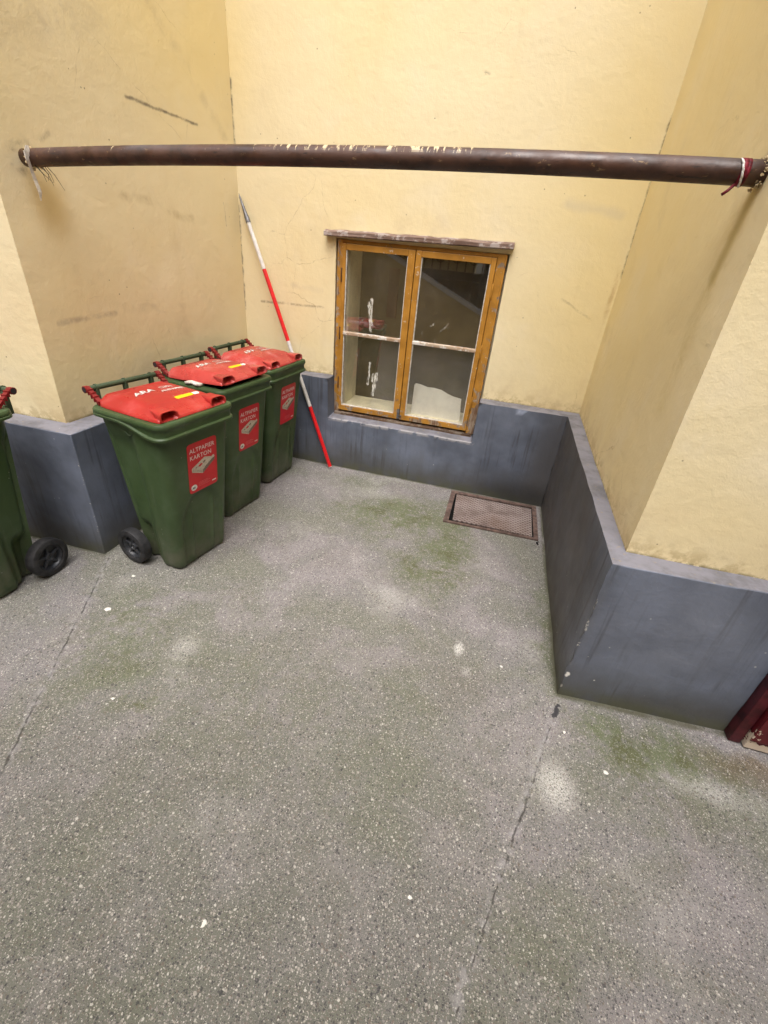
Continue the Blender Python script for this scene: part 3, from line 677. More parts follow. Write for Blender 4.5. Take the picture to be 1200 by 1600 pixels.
# rotten outer sill strip
bm = bmesh.new()
patch(bm, (0.75, -0.034, 0.424), (1.85, -0.034, 0.424), (1.85, 0.05, 0.442), (0.75, 0.05, 0.442), 0.02, lambda p: jit(p, 0.002, 0.003))
patch(bm, (0.75, -0.034, 0.395), (1.85, -0.034, 0.395), (1.85, -0.034, 0.424), (0.75, -0.034, 0.424), 0.02, lambda p: jit(p, 0.002, 0.003))
inw(link('sill', bm, RAWSILL))
# niche behind the glass
bm = bmesh.new()
ND = 0.34
for (x0, x1, y0, y1, z0, z1) in ((0.62, 2.0, 0.07, ND, 0.30, 0.47), (0.62, 0.80, 0.075, ND, 0.47, 1.7), (1.83, 2.0, 0.075, ND, 0.47, 1.7), (0.80, 1.83, 0.075, ND, 1.60, 1.7)):
    box(bm, x0, x1, y0, y1, z0, z1)
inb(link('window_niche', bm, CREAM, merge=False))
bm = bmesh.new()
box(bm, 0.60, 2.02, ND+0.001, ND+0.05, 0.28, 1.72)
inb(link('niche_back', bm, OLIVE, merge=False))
bm = bmesh.new()
box(bm, 1.02, 1.10, ND-0.008, ND, 1.12, 1.46, 0.003)  # dark rectangle imitating a reflection in the left pane
inb(link('reflection_panel', bm, BROWNW, merge=False))

# ---- red door at the right edge
bm = bmesh.new()
box(bm, 3.166, 3.208, -1.868, -1.70, 0.004, 2.12, 0.004); box(bm, 4.16, 4.20, -1.85, -1.70, 0.004, 2.12, 0.004); box(bm, 3.208, 4.16, -1.86, -1.70, 2.06, 2.12, 0.004)
door = inb(link('door', bm, DOORFR, merge=False))
bm = bmesh.new()
box(bm, 3.214, 4.155, -1.884, -1.84, 0.008, 2.055, 0.004)
box(bm, 3.214, 3.30, -1.892, -1.883, 0.06, 2.055, 0.003); box(bm, 3.30, 4.06, -1.892, -1.883, 0.06, 0.25, 0.003); box(bm, 4.06, 4.155, -1.892, -1.883, 0.06, 2.055, 0.003)
lf = link('door_leaf', bm, REDDOOR, door, merge=False)
bm = bmesh.new(); tube(bm, [(4.05, -1.89, 1.03), (4.05, -1.94, 1.03), (4.04, -1.945, 1.03), (3.94, -1.945, 1.03)], 0.009, 10)
link('handle', bm, STEEL, door, smooth=True)

# ------------------------------------------------------------------ rest of the courtyard (seen in the glass and from the side)
def other(name, label, segs, mats=(OPPW, GREYC)):
    t = tag(empty(name, (*segs[0][0], 0)), label, 'building'); off = Vector((*segs[0][0], 0))
    for nm, mt, z0, z1, pr in (('wall', mats[0], 0, 5.6, 0), ('plinth', PLINTH, 0, 0.7, 0.08)):
        for a, b, nrm in segs:
            bm = bmesh.new()
            a = Vector((*a, 0)) - off; b = Vector((*b, 0)) - off; nv = Vector((*nrm, 0))
            a2, b2 = a + nv*pr, b + nv*pr; th = -nv*(0.3 if pr == 0 else 0.06)
            q = [a2, b2, b2+th, a2+th]
            lo = [bm.verts.new(p+Vector((0, 0, z0))) for p in q]; hi = [bm.verts.new(p+Vector((0, 0, z1))) for p in q]
            bm.faces.new(lo); bm.faces.new(hi)
            for k in range(4): bm.faces.new((lo[k], lo[(k+1) % 4], hi[(k+1) % 4], hi[k]))
            fixn(bm); link(nm, bm, mt, t, merge=False)
    return t
other('side_building', 'yellow side wing of the courtyard beyond the left edge of the photo', [((-3.0, -1.7), (-3.0, -8.0), (1, 0))])
other('side_building', 'yellow side wing of the courtyard beyond the right edge of the photo', [((4.3, -8.0), (4.3, -1.6), (-1, 0))])  # unseen wing, set close in to shade the wall beside the door
opp = other('opposite_building', 'yellow building with dark archway facing the window across the courtyard', [((-3.0, -8.0), (0.9, -8.0), (0, 1)), ((3.0, -8.0), (4.3, -8.0), (0, 1))])
# dark passage with stair parapet and railing
bm = bmesh.new(); box(bm, 3.9, 6.0, -0.3, 0.0, 2.6, 5.6); link('lintel_wall', bm, OPPW, opp, merge=False)
bm = bmesh.new(); box(bm, 3.9, 6.0, -2.39, -2.37, 0, 2.6); link('dark_passage', bm, OPPD, opp, merge=False)
st_ = tag(empty('stair_parapet', (0, -6.0, 0)), 'low sloping yellow stair wall with grey coping reflected in the window', 'stair wall')
bm = bmesh.new()
pf = [(-1.6, 0), (2.6, 0), (2.6, 0.05), (-1.6, 1.90)]
a = [bm.verts.new((x, 0, z)) for x, z in pf]; b = [bm.verts.new((x, -0.2, z)) for x, z in pf]
bm.faces.new(a); bm.faces.new(b[::-1])
for k in range(4): bm.faces.new((a[k], a[(k+1) % 4], b[(k+1) % 4], b[k]))
fixn(bm); link('wall', bm, OPPW, st_)
bm = bmesh.new()
pf = [(-1.6, 1.904), (2.6, 0.054), (2.6, 0.12), (-1.6, 1.97)]
a = [bm.verts.new((x, 0.03, z)) for x, z in pf]; b = [bm.verts.new((x, -0.23, z)) for x, z in pf]
bm.faces.new(a); bm.faces.new(b[::-1])
for k in range(4): bm.faces.new((a[k], a[(k+1) % 4], b[(k+1) % 4], b[k]))
fixn(bm); link('coping', bm, GREYC, st_)
rl = tag(empty('iron_gate', (0, -7.0, 0)), 'black wrought iron scrollwork gate reflected in the right window pane', 'gate')
bm = bmesh.new()
for k in range(22):
    x = -0.9+k*0.17; tube(bm, [(x, 0, 0), (x, 0, 2.3)], 0.012, 8)
for z in (0.1, 1.1, 1.9, 2.3): tube(bm, [(-0.95, 0, z), (2.75, 0, z)], 0.018, 8)
for k in range(11):
    for zc, rr_ in ((1.5, 0.15), (1.75, 0.09), (0.6, 0.15)):
        xc = -0.73+k*0.34; tube(bm, [(xc+rr_*math.cos(t)*(1-t/12), 0, zc+rr_*math.sin(t)*(1-t/12)) for t in [j*0.5 for j in range(16)]], 0.012, 6)
link('grille', bm, IRON, rl)
bm = bmesh.new(); box(bm, -1.2, 2.9, -0.45, -0.35, 0, 1.25); link('dark_backing', bm, OPPD, rl, merge=False)

shd = tag(empty('shade_slab', (0.65, -6.75, 3.2)), 'unseen slab with parapet, added overhead behind the camera to darken the near floor', 'shade_slab')
bm = bmesh.new(); box(bm, -3.64, 3.64, -1.2, 1.55, 0, 0.18, 0.01); link('slab', bm, OPPW, shd, merge=False)  # unseen overhead slab, added to darken the floor near the camera
bm = bmesh.new(); box(bm, -3.64, 3.64, 1.47, 1.53, 0.181, 1.15, 0.01); link('balustrade', bm, OPPW, shd, merge=False)
# ------------------------------------------------------------------ pipe across the recess
P0 = Vector((-0.03, -1.53, 1.782)); P1 = Vector((2.58, -1.599, 1.851))
def pp(t): return P0.lerp(P1, t) + Vector((0, 0, 0.022*4*t*(1-t)))
pipe = tag(empty('pipe', tuple(pp(0.5))), 'brown painted metal pipe crossing the recess from wall to wall', 'pipe')
def inp(o): o.parent = pipe; o.matrix_parent_inverse = Matrix.Translation(-pp(0.5)); return o
bm = bmesh.new(); tube(bm, [pp(i/40) for i in range(41)], 0.0305, 32); inp(link('tube', bm, PIPE, smooth=True))
bm = bmesh.new()
for (t0, t1, r) in ((0.9680, 0.9735, 0.0318), (0.9725, 0.9765, 0.0315)):
    tube(bm, [pp(t0)+Vector((0, 0, 0.0)), pp(t1)], r, 24)
tube(bm, [pp(0.9665)+Vector((0.004, -0.02, -0.03)), pp(0.963)+Vector((0, -0.03, -0.045)), pp(0.959)+Vector((0, -0.025, -0.055))], 0.004, 6)
inp(link('tape', bm, TAPE, smooth=True)); 
bm = bmesh.new()
for k in range(5):
    ta = 0.6+k*0.45; q = pp(0.9655+0.0015*k)
    tube(bm, [q+0.034*Vector((0, -math.sin(ta+u), math.cos(ta+u)))+Vector((0.012*u, 0, 0)) for u in (0, 0.25, 0.5, 0.75)], [0.001, 0.003, 0.003, 0.001], 6)
inp(link('white_tape', bm, WHITEP, smooth=True))
def lumps(name, mat, centre, n, spread, size, seed):
    rnd = random.Random(seed); bm = bmesh.new()
    for _ in range(n):
        t = rnd.random()*6.283; r = spread*(0.8+0.45*rnd.random()); c_ = Vector(centre) + Vector(((rnd.random()-0.5)*0.012, r*math.cos(t), r*math.sin(t)))
        s_ = size*(0.5+rnd.random())
        res = bmesh.ops.create_icosphere(bm, subdivisions=2, radius=s_, matrix=Matrix.Translation(c_))
        for v in res['verts']: v.co += noise.noise_vector(v.co*240)*s_*1.3
    return link(name, bm, mat)
inp(lumps('mortar', MORTAR, (0.004, -1.53, 1.784), 46, 0.032, 0.0034, 3)); inp(lumps('mortar', MORTAR, (2.552, -1.599, 1.849), 46, 0.031, 0.0028, 5))
def strip(bm, pts, wid, th=0.0012):
    prev = None
    for p, w_ in zip(pts, wid):
        p = Vector(p); q = [bm.verts.new(p+Vector((dx, dy, 0))) for dx, dy in ((0.0, -w_), (th, -w_), (th, w_), (0.0, w_))]
        if prev:
            for k in range(4): bm.faces.new((prev[k], prev[(k+1) % 4], q[(k+1) % 4], q[k]))
        prev = q
rag = bmesh.new()
strip(rag, [(0.018, -1.567, 1.80), (0.022, -1.572, 1.775), (0.016, -1.560, 1.745), (0.013, -1.552, 1.71), (0.018, -1.548, 1.67), (0.014, -1.550, 1.64)], [0.010, 0.008, 0.006, 0.008, 0.008, 0.002])
strip(rag, [(0.024, -1.560, 1.82), (0.026, -1.568, 1.80), (0.024, -1.575, 1.77)], [0.006, 0.012, 0.004])
ro = tag(link('rag', rag, RAG), 'thin white rag strip hanging from the left end of the pipe', 'rag')
bm = bmesh.new()
for k in range(6):
    rnd = random.Random(k); a_ = Vector((0.02, -1.55+0.012*k, 1.765)); tube(bm, [a_, a_+Vector((0.02, 0.02*rnd.random(), -0.03)), a_+Vector((0.01+0.02*rnd.random(), 0.05*rnd.random(), -0.05-0.03*rnd.random()))], [0.0015, 0.0012, 0.0006], 5)
inp(link('wire', bm, BLACKPR))

# ------------------------------------------------------------------ red and white ranging pole
Pa = Vector((0.793, -0.195, 0.012)); Pb = Vector((0.017, -0.020, 1.822))
ax = (Pb-Pa); Lp = ax.length; ax.normalize()
q = ax.to_track_quat('Z', 'Y')
pole = tag(empty('ranging_pole', tuple(Pa)), 'red and white banded surveying pole leaning in the corner behind the bins', 'pole')
pole.rotation_mode = 'QUATERNION'; pole.rotation_quaternion = q
bm = bmesh.new(); lathe(bm, [(0.0, 0.0), (0.0, 0.0125), (0.004, 0.0138), (1.80, 0.0138), (1.82, 0.012), (1.82, 0.0)], 'Z', 20); fixn(bm)
o = link('shaft', bm, POLEW, pole); autosmooth(o, 40)
for z0 in (0.006, 1.0):
    bm = bmesh.new(); lathe(bm, [(z0, 0.0136), (z0, 0.0143), (z0+0.497, 0.0143), (z0+0.497, 0.0136)], 'Z', 20); fixn(bm)
    o = link('red_band', bm, POLER, pole); autosmooth(o, 40)
bm = bmesh.new(); lathe(bm, [(1.795, 0.0139), (1.795, 0.0165), (1.83, 0.0165), (1.84, 0.013), (Lp-0.03, 0.006), (Lp, 0.0005)], 'Z', 20); fixn(bm)
o = link('steel_tip', bm, STEEL, pole); autosmooth(o, 30)

# ------------------------------------------------------------------ floor hatch
hatch = tag(empty('floor_hatch', (2.12, -0.40, 0), R(1.2)), 'rusty checker plate floor hatch set in concrete beside the plinth corner', 'hatch')
bm = bmesh.new(); hx0, hx1, hy0, hy1 = -0.325, 0.315, -0.245, 0.235
box(bm, hx0, hx0+0.035, hy0, hy1, -0.01, 0.012, 0.002); box(bm, hx1-0.030, hx1, hy0, hy1, -0.01, 0.012, 0.002)
box(bm, hx0+0.035, hx1-0.030, hy0, hy0+0.022, -0.01, 0.011, 0.002); box(bm, hx0+0.035, hx1-0.030, hy1-0.035, hy1, -0.01, 0.013, 0.002)
link('hatch_frame', bm, IRONFR, hatch, merge=False)
bm = bmesh.new(); box(bm, hx0+0.03, hx1-0.025, hy0+0.018, hy1-0.03, -0.01, 0.003); link('dark_slot', bm, DARKGAP, hatch, merge=False)  # near-black sheet in place of the shaded depth of the gap
bm = bmesh.new()
cv = [(hx0+0.062, hy0+0.044), (hx1-0.040, hy0+0.034), (hx1-0.036, hy1-0.056), (hx0+0.046, hy1-0.048)]
lo = [bm.verts.new((x, y, 0.004)) for x, y in cv]; hi = [bm.verts.new((x, y, 0.009)) for x, y in cv]
bm.faces.new(hi)
for k in range(4): bm.faces.new((lo[k], lo[(k+1) % 4], hi[(k+1) % 4], hi[k]))
fixn(bm); link('cover', bm, COVER, hatch)
bm = bmesh.new()
cr = [(0.315, -0.25), (0.300, -0.262), (0.302, -0.285), (0.312, -0.30), (0.318, -0.285), (0.312, -0.265), (0.326, -0.252)]
a = [bm.verts.new((x, y, 0.0015)) for x, y in cr]; bm.faces.new(a); link('broken_edge', bm, DARKGAP, hatch)

# ------------------------------------------------------------------ wheeled waste bins
def rrect(hx, yf, yb, r, n=10, ns=12):
    """rounded rectangle: list of (x, y, nx, ny), counter-clockwise, with ns points on each side"""
    out = []
    cs = [((hx-r), yf+r, -90), ((hx-r), yb-r, 0), (-(hx-r), yb-r, 90), (-(hx-r), yf+r, 180)]
    for i, (cx, cy, a0) in enumerate(cs):
        for k in range(n+1):
            a = R(a0+90*k/n); out.append((cx+r*math.cos(a), cy+r*math.sin(a), math.cos(a), math.sin(a)))
        nx_, ny_, na = cs[(i+1) % 4]; a = R(a0+90)
        p = (cx+r*math.cos(a), cy+r*math.sin(a)); q_ = (nx_+r*math.cos(R(na)), ny_+r*math.sin(R(na)))
        for k in range(1, ns):
            t = k/ns; out.append((p[0]+(q_[0]-p[0])*t, p[1]+(q_[1]-p[1])*t, math.cos(a), math.sin(a)))
    return out
sst = lambda a, b, x: (lambda t: t*t*(3-2*t))(min(1, max(0, (x-a)/(b-a))))
HR = 0.855
def yfront(z): return -0.125 - 0.073*(z/0.80)
def hwid(z): return 0.178 + 0.034*(z/0.80)
def yback(z): return 0.135 + 0.065*(z/0.80)
def bin_body():
    bm = bmesh.new(); rings = []
    NZ_ = 64
    for j in range(NZ_+1):
        z = 0.012 + (0.815-0.012)*j/NZ_
        hx, yf, yb = hwid(z), yfront(z), yback(z)
        ring = []
        for x, y, nx, ny in rrect(hx, yf, yb, 0.058 - 0.015*z, 10, 22):
            d = 0.0
            fr = (y-yf)/(yb-yf)
            if abs(nx) > 0.7:
                d -= 0.018*sst(0.42, 0.56, fr)*(1-sst(0.68, 0.80, z))        # the rear part of each side is set back
                d -= 0.030*sst(0.60, 0.72, fr)*(1-sst(0.20, 0.27, z))        # wheel arch
                d += 0.004*sst(0.30, 0.38, fr)*(1-sst(0.44, 0.52, fr))
            if ny < -0.7:
                u = abs(x)/hx
                arch = 0.44 - 0.16*(u/0.72)**2.5
                d -= 0.010*(1-sst(0.70, 0.76, u))*(1-sst(arch-0.010, arch+0.006, z))
                d += 0.007*(1-sst(0.02, 0.045, abs(u-0.40)))*(1-sst(arch-0.06, arch-0.02, z))*(1-sst(0.0, 0.04, 0.02-z))
            if ny > 0.7:
                d -= 0.02*(1-sst(0.5, 0.7, abs(x)/hx))
            if z < 0.05: d -= 0.012*(1-z/0.05)**2
            ring.append(bm.verts.new((x+nx*d, y+ny*d, z)))
        rings.append(ring)
    m_ = len(rings[0])
    for r0, r1 in zip(rings, rings[1:]):
        for k in range(m_): bm.faces.new((r0[k], r0[(k+1) % m_], r1[(k+1) % m_], r1[k]))
    bm.faces.new(rings[0][::-1])
    return bm
def bin_rim():
    bm = bmesh.new(); prof = []
    base = rrect(0.200, -0.187, 0.190, 0.014, 8, 10)
    rings = []
    # (offset, z as fraction: a function of y)
    def low(y): return 0.034 + 0.042*sst(0.05, -0.17, y) if False else 0.034 + 0.042*(1-sst(-0.17, 0.05, y))
    steps = [(0.004, lambda y: HR-low(y)), (0.026, lambda y: HR-low(y)-0.004), (0.036, lambda y: HR-low(y)), (0.037, lambda y: HR-low(y)+0.010), (0.034, lambda y: HR-low(y)+0.014),
             (0.027, lambda y: HR-low(y)+0.017), (0.026, lambda y: HR-0.036 if low(y) > 0.05 else HR-low(y)+0.018),
             (0.031, lambda y: HR-0.026), (0.035, lambda y: HR-0.020), (0.035, lambda y: HR-0.007), (0.030, lambda y: HR), (0.006, lambda y: HR+0.001), (-0.012, lambda y: HR), (-0.016, lambda y: HR-0.01), (-0.018, lambda y: HR-0.12)]
    for off, zf in steps:
        rings.append([bm.verts.new((x+nx*off, y+ny*off, zf(y))) for x, y, nx, ny in base])
    m_ = len(base)
    for r0, r1 in zip(rings, rings[1:]):
        for k in range(m_): bm.faces.new((r0[k], r0[(k+1) % m_], r1[(k+1) % m_], r1[k]))
    return bm
HY, HZ = 0.262, 0.918           # handle bar; the lid turns about it
def lid_height(x, y):
    """height of the lid skin above the rim at x, y (bin coordinates)"""
    ex = max(0, 1-abs(x)/0.206)
    plate = 0.026*sst(0.0, 0.30, ex)*sst(-0.196, -0.085, y) + 0.008*sst(0, 0.08, ex)*sst(-0.196, -0.18, y)
    crown = 0.010*sst(0.0, 0.9, ex)*sst(-0.16, 0.0, y)*(1-sst(0.10, 0.20, y))
    step = 0.005*sst(0.26, 0.34, ex)*sst(-0.13, -0.09, y)*(1-sst(0.13, 0.16, y))
    g = 0.0
    for sx in (-1, 1):
        g = max(g, sst(0.052, 0.036, 0)*0 + (1-sst(0.030, 0.046, abs(x-sx*0.148)))*(1-sst(-0.165, -0.140, y)))
    return 0.012 + plate + crown + step - 0.015*g
def lid_mesh():
    bm = bmesh.new(); nx_, ny_ = 56, 52; g = []
    for j in range(ny_+1):
        row = []
        for i in range(nx_+1):
            u = -1+2*i/nx_; v = -1+2*j/ny_
            # map square to rounded rectangle
            k = 0.035
            x = 0.206*u*(1-k*v*v*v*v*(u*u)); y = -0.001 + 0.197*v*(1-k*u*u*u*u*(v*v))
            if v > 0.9: x *= 1-0.03*(v-0.9)/0.1
            row.append(bm.verts.new((x, y, HR+lid_height(x, y))))
        g.append(row)
    for j in range(ny_):
        for i in range(nx_): bm.faces.new((g[j][i], g[j][i+1], g[j+1][i+1], g[j+1][i]))
    be = [e for e in bm.edges if len(e.link_faces) == 1]
    r = bmesh.ops.extrude_edge_only(bm, edges=be)
    for v in [x for x in r['geom'] if isinstance(x, bmesh.types.BMVert)]:
        v.co.z = HR+0.003; v.co.x *= 1.012; v.co.y = -0.001+(v.co.y+0.001)*1.012
    fixn(bm)
    for v in bm.verts: v.co -= Vector((0, HY, HZ))
    return bm
def grip_mesh(sx):
    """raised hood over the finger hollow in a front corner of the lid"""
    bm = bmesh.new(); out = []; nA, nD = 14, 8
    cx = sx*0.148
    for layer, (sc, dz) in enumerate(((1.0, 0.0), (0.88, -0.003))):
        rows = []
        for j in range(nD+1):
            t = j/nD                        # 0 at the back, 1 at the mouth
            row = []
            for i in range(nA+1):
                a = math.pi*i/nA
                wd = (0.030+0.020*t)*sc; ca, sa = math.cos(a), math.sin(a)
                q_ = 0.45                    # squarish arch
                x = cx - wd*math.copysign(abs(ca)**q_, ca); y = -0.118 - 0.070*t + 0.010*(abs(ca)**2)*t*-1
                zt = HR + lid_height(cx, -0.110) + 0.006*sst(0, 1, t) - 0.006*t
                zb = HR + 0.010 + (lid_height(cx, -0.110)-0.010)*(1-sst(0, 0.8, t))*0.9
                row.append(bm.verts.new((x, y, zb + (zt-zb)*sa**q_ + dz)))
            rows.append(row)
        for j in range(nD):
            for i in range(nA): 
                f_ = (rows[j][i], rows[j][i+1], rows[j+1][i+1], rows[j+1][i]); bm.faces.new(f_ if layer == 0 else f_[::-1])
        out.append(rows)
    for i in range(nA): bm.faces.new((out[0][nD][i], out[0][nD][i+1], out[1][nD][i+1], out[1][nD][i]))
    fixn(bm)
    for v in bm.verts: v.co -= Vector((0, HY, HZ))
    return bm
def on_front(x, z, off=0.0):
    """point on the flat front of the body"""
    return Vector((x, yfront(z)-off, z))
def make_bin():
    t = empty('waste_bin')
    b = link('body', bin_body(), GREEN, t); autosmooth(b, 50)
    r = link('rim', bin_rim(), GREEN, t); autosmooth(r, 38)
    # handle
    bm = bmesh.new()
    tube(bm, [(-0.178, HY, HZ), (0.178, HY, HZ)], 0.0125, 18)
    for x in (-0.150, 0.0, 0.150):
        tube(bm, [(x-0.004, HY, HZ), (x+0.004, HY, HZ)], 0.0165, 16)
        for sx in (-1, 1):
            box(bm, x-0.0085, x+0.0085, HY-0.014, HY+0.010, HR-0.05, HZ-0.004, 0.003)
            break
        box(bm, x-0.006, x+0.006, 0.215, HY-0.012, HR-0.055, HR-0.004, 0.002)
    o = link('handle', bm, GREENH, t, merge=False); autosmooth(o, 40)
    # lid with hinge arms, grips and prints
    lid = link('lid', lid_mesh(), RED, t); autosmooth(lid, 60); lid.location = (0, HY, HZ)
    for sx in (-1, 1):
        bm = bmesh.new()
        tube(bm, [(sx*0.188, 0, 0), (sx*0.206, 0, 0)], 0.0160, 20)
        prev = None
        for k in range(9):            # arm from the hinge ring down to the lid's back corner
            s_ = k/8; y = -0.004-0.070*s_; z = 0.012-0.058*s_; hh = 0.007+0.006*s_
            q = [bm.verts.new(p) for p in ((sx*0.181, y, z-hh), (sx*0.203, y, z-hh), (sx*0.203, y, z+hh*0.4), (sx*0.181, y, z+hh*0.4))]
            if prev:
                for i in range(4): bm.faces.new((prev[i], prev[(i+1) % 4], q[(i+1) % 4], q[i]))
            else: bm.faces.new(q[::-1])
            prev = q
        bm.faces.new(prev)
        for k in range(3):
            y = -0.022-0.016*k; box(bm, min(sx*0.179, sx*0.207), max(sx*0.179, sx*0.207), y-0.0025, y+0.0025, -0.004-0.013*k-0.017, -0.004-0.013*k+0.010, 0.001)
        fixn(bm)
        h = link('hinge_arm', bm, DKRED, lid); autosmooth(h, 40)
        bm = bmesh.new(); tube(bm, [(sx*0.2062, 0, 0), (sx*0.2068, 0, 0)], 0.0125, 18); link('hinge_hole', bm, BLACKPR, lid)
        g = link('grip', grip_mesh(sx), RED, lid); autosmooth(g, 60)
    def lz(x, y): return HR+lid_height(x, y)-HZ
    def flat_on_lid(bm, lift=0.0012):
        bmesh.ops.subdivide_edges(bm, edges=[e for e in bm.edges if e.calc_length() > 0.012], cuts=3, use_grid_fill=True)
        for v in bm.verts: v.co.z = lz(v.co.x, v.co.y+HY) + lift
    def lidtext(txt, size, x, y, **kw):
        bm = bmesh.new(); add_text(bm, txt, size, (x, y-HY, 0), (1, 0, 0), (0, 1, 0), **kw); flat_on_lid(bm); return bm
    bm = lidtext('ARA', 0.054, -0.115, 0.040, bold=0.0018, shear=0.25)
    link('logo', bm, WHITEP, lid, merge=False)
    link('number_print', lidtext('C391', 0.036, 0.030, 0.050, bold=0.0014), WORNP, lid, merge=False)
    link('lettering', lidtext('ALTPAPIER', 0.027, 0.0, 0.002, bold=0.0015), WHITEP, lid, merge=False)
    def rr_patch(x0, x1, y0, y1, r):
        bm = bmesh.new(); v_ = []
        for cx, cy, a0 in ((x1-r, y0+r, -90), (x1-r, y1-r, 0), (x0+r, y1-r, 90), (x0+r, y0+r, 180)):
            for k in range(5): a = R(a0+22.5*k); v_.append(bm.verts.new((cx+r*math.cos(a), cy+r*math.sin(a), 0)))
        bm.faces.new(v_); return bm
    bm = bmesh.new()
    def strip_on_lid(x0, x1, y0, y1, n=16, lift=0.0010):
        b_ = bmesh.new(); rows = []
        for i in range(n+1):
            x = x0+(x1-x0)*i/n; e = min(i, n-i); sh = (0.25 if e == 0 else 0.0)*(y1-y0)
            rows.append([b_.verts.new((x, y-HY, lz(x, y)+lift)) for y in [y0+sh+(y1-y0-2*sh)*k/4 for k in range(5)]])
        for a, c_ in zip(rows, rows[1:]):
            for k in range(4): b_.faces.new((a[k], c_[k], c_[k+1], a[k+1]))
        return b_
    link('yellow_sticker', strip_on_lid(-0.015, 0.088, -0.104, -0.082), YELLOWP, lid)
    link('white_sticker', strip_on_lid(0.0885, 0.125, -0.104, -0.082, 8), WHITEP, lid)
    bm = lidtext('1391', 0.014, 0.045, -0.122, bold=0.0002); link('small_print', bm, PINKP, lid, merge=False)
    # front label
    slope = math.atan2(0.073, 0.80)
    yd = Vector((0, -math.sin(slope), math.cos(slope))); 
    lx0, lx1, lz0, lz1 = -0.078, 0.112, 0.445, 0.715
    def P(x, z, off): return on_front(x, z, off)
    def poly(pts, off):
        bm = bmesh.new(); bm.faces.new([bm.verts.new(P(x, z, off)) for x, z in pts]); return bm
    pts = []
    for cx, cz_, a0 in ((lx1-0.018, lz0+0.018, -90), (lx1-0.018, lz1-0.018, 0), (lx0+0.018, lz1-0.018, 90), (lx0+0.018, lz0+0.018, 180)):
        for k in range(7): a = R(a0+15*k); pts.append((cx+0.018*math.cos(a), cz_+0.018*math.sin(a)))
    lb = link('label', poly(pts, 0.0012), LABELRED, t)
    bm = bmesh.new()
    add_text(bm, 'ALTPAPIER', 0.033, P(lx0+0.014, lz1-0.050, 0.0018), (1, 0, 0), yd, bold=-0.0002, space=1.02)
    add_text(bm, 'KARTON', 0.033, P(lx0+0.014, lz1-0.087, 0.0018), (1, 0, 0), yd, bold=-0.0002, space=1.05)
    link('label_lettering', bm, WHITEP, lb, merge=False)
    # printed stack of newspapers
    def quad(bm, q4, off, mi): 
        f_ = bm.faces.new([bm.verts.new(P(x, z, off)) for x, z in q4]); f_.material_index = mi
    bm = bmesh.new(); cx, cz_ = 0.020, 0.575
    quad(bm, [(cx-0.0754, cz_-0.012), (cx-0.0058, cz_-0.040), (cx-0.0058, cz_-0.020), (cx-0.0754, cz_+0.008)], 0.0018, 0)
    quad(bm, [(cx-0.0058, cz_-0.040), (cx+0.0754, cz_+0.010), (cx+0.0754, cz_+0.026), (cx-0.0058, cz_-0.020)], 0.0018, 1)
    quad(bm, [(cx-0.0754, cz_+0.008), (cx-0.0058, cz_-0.020), (cx+0.0754, cz_+0.026), (cx+0.0087, cz_+0.046)], 0.0018, 0)
    quad(bm, [(cx+0.0174, cz_-0.002), (cx+0.0754, cz_+0.028), (cx+0.0696, cz_+0.040), (cx-0.0029, cz_+0.004)], 0.0022, 0)
    for k in range(3): quad(bm, [(cx-0.0696, cz_-0.008+0.005*k), (cx-0.0087, cz_-0.034+0.005*k), (cx-0.0087, cz_-0.0325+0.005*k), (cx-0.0696, cz_-0.0065+0.005*k)], 0.0023, 1)
    quad(bm, [(cx-0.036, cz_+0.009), (cx-0.022, cz_+0.002), (cx-0.004, cz_+0.014), (cx-0.016, cz_+0.020)], 0.0023, 2)
    quad(bm, [(cx-0.006, cz_+0.020), (cx+0.004, cz_+0.014), (cx+0.016, cz_+0.024), (cx+0.006, cz_+0.030)], 0.0023, 1)
    quad(bm, [(cx+0.0058, cz_-0.010), (cx+0.0087, cz_-0.012), (cx+0.0667, cz_+0.022), (cx+0.0638, cz_+0.024)], 0.0025, 1)
    quad(bm, [(cx-0.0551, cz_+0.006), (cx-0.0435, cz_+0.001), (cx-0.0391, cz_+0.003), (cx-0.0508, cz_+0.008)], 0.0025, 3)
    link('newspaper_print', bm, [PAPERG, PAPERD, LABELRED, BLACKPR], lb, merge=False)
    bm = bmesh.new(); ccx, ccz = lx0+0.030, lz0+0.030
    bm.faces.new([bm.verts.new(P(ccx+0.019*math.cos(R(15*k)), ccz+0.016*math.sin(R(15*k)), 0.0018)) for k in range(24)])
    link('round_emblem', bm, WHITEP, lb)
    bm = bmesh.new(); add_text(bm, 'AR', 0.015, P(ccx-0.013, ccz-0.006, 0.0024), (1, 0, 0), yd, bold=0.0005, shear=0.3); link('emblem_lettering', bm, BLACKPR, lb, merge=False)
    bm = bmesh.new()
    for k in range(4):
        quad(bm, [(lx0+0.060, lz0+0.046-0.007*k), (lx0+0.125+0.012*(k % 2), lz0+0.046-0.007*k), (lx0+0.125+0.012*(k % 2), lz0+0.0475-0.007*k), (lx0+0.060, lz0+0.0475-0.007*k)], 0.0018, 0)
    link('small_print', bm, PINKP, lb, merge=False)
    bm = bmesh.new(); quad(bm, [(lx1-0.040, lz0+0.020), (lx1-0.012, lz0+0.020), (lx1-0.012, lz0+0.026), (lx1-0.040, lz0+0.026)], 0.0018, 0); link('web_print', bm, YELLOWP if False else WORNP, lb)
    # embossed side lug
    for sx in (-1, 1):
        bm = bmesh.new()
        tube(bm, [(sx*(hwid(0.775)+0.002), -0.02+0.05*k/6, 0.775-0.014*math.sin(math.pi*k/6)) for k in range(7)], 0.0022, 6)
        link('side_lug', bm, GREENH, t)
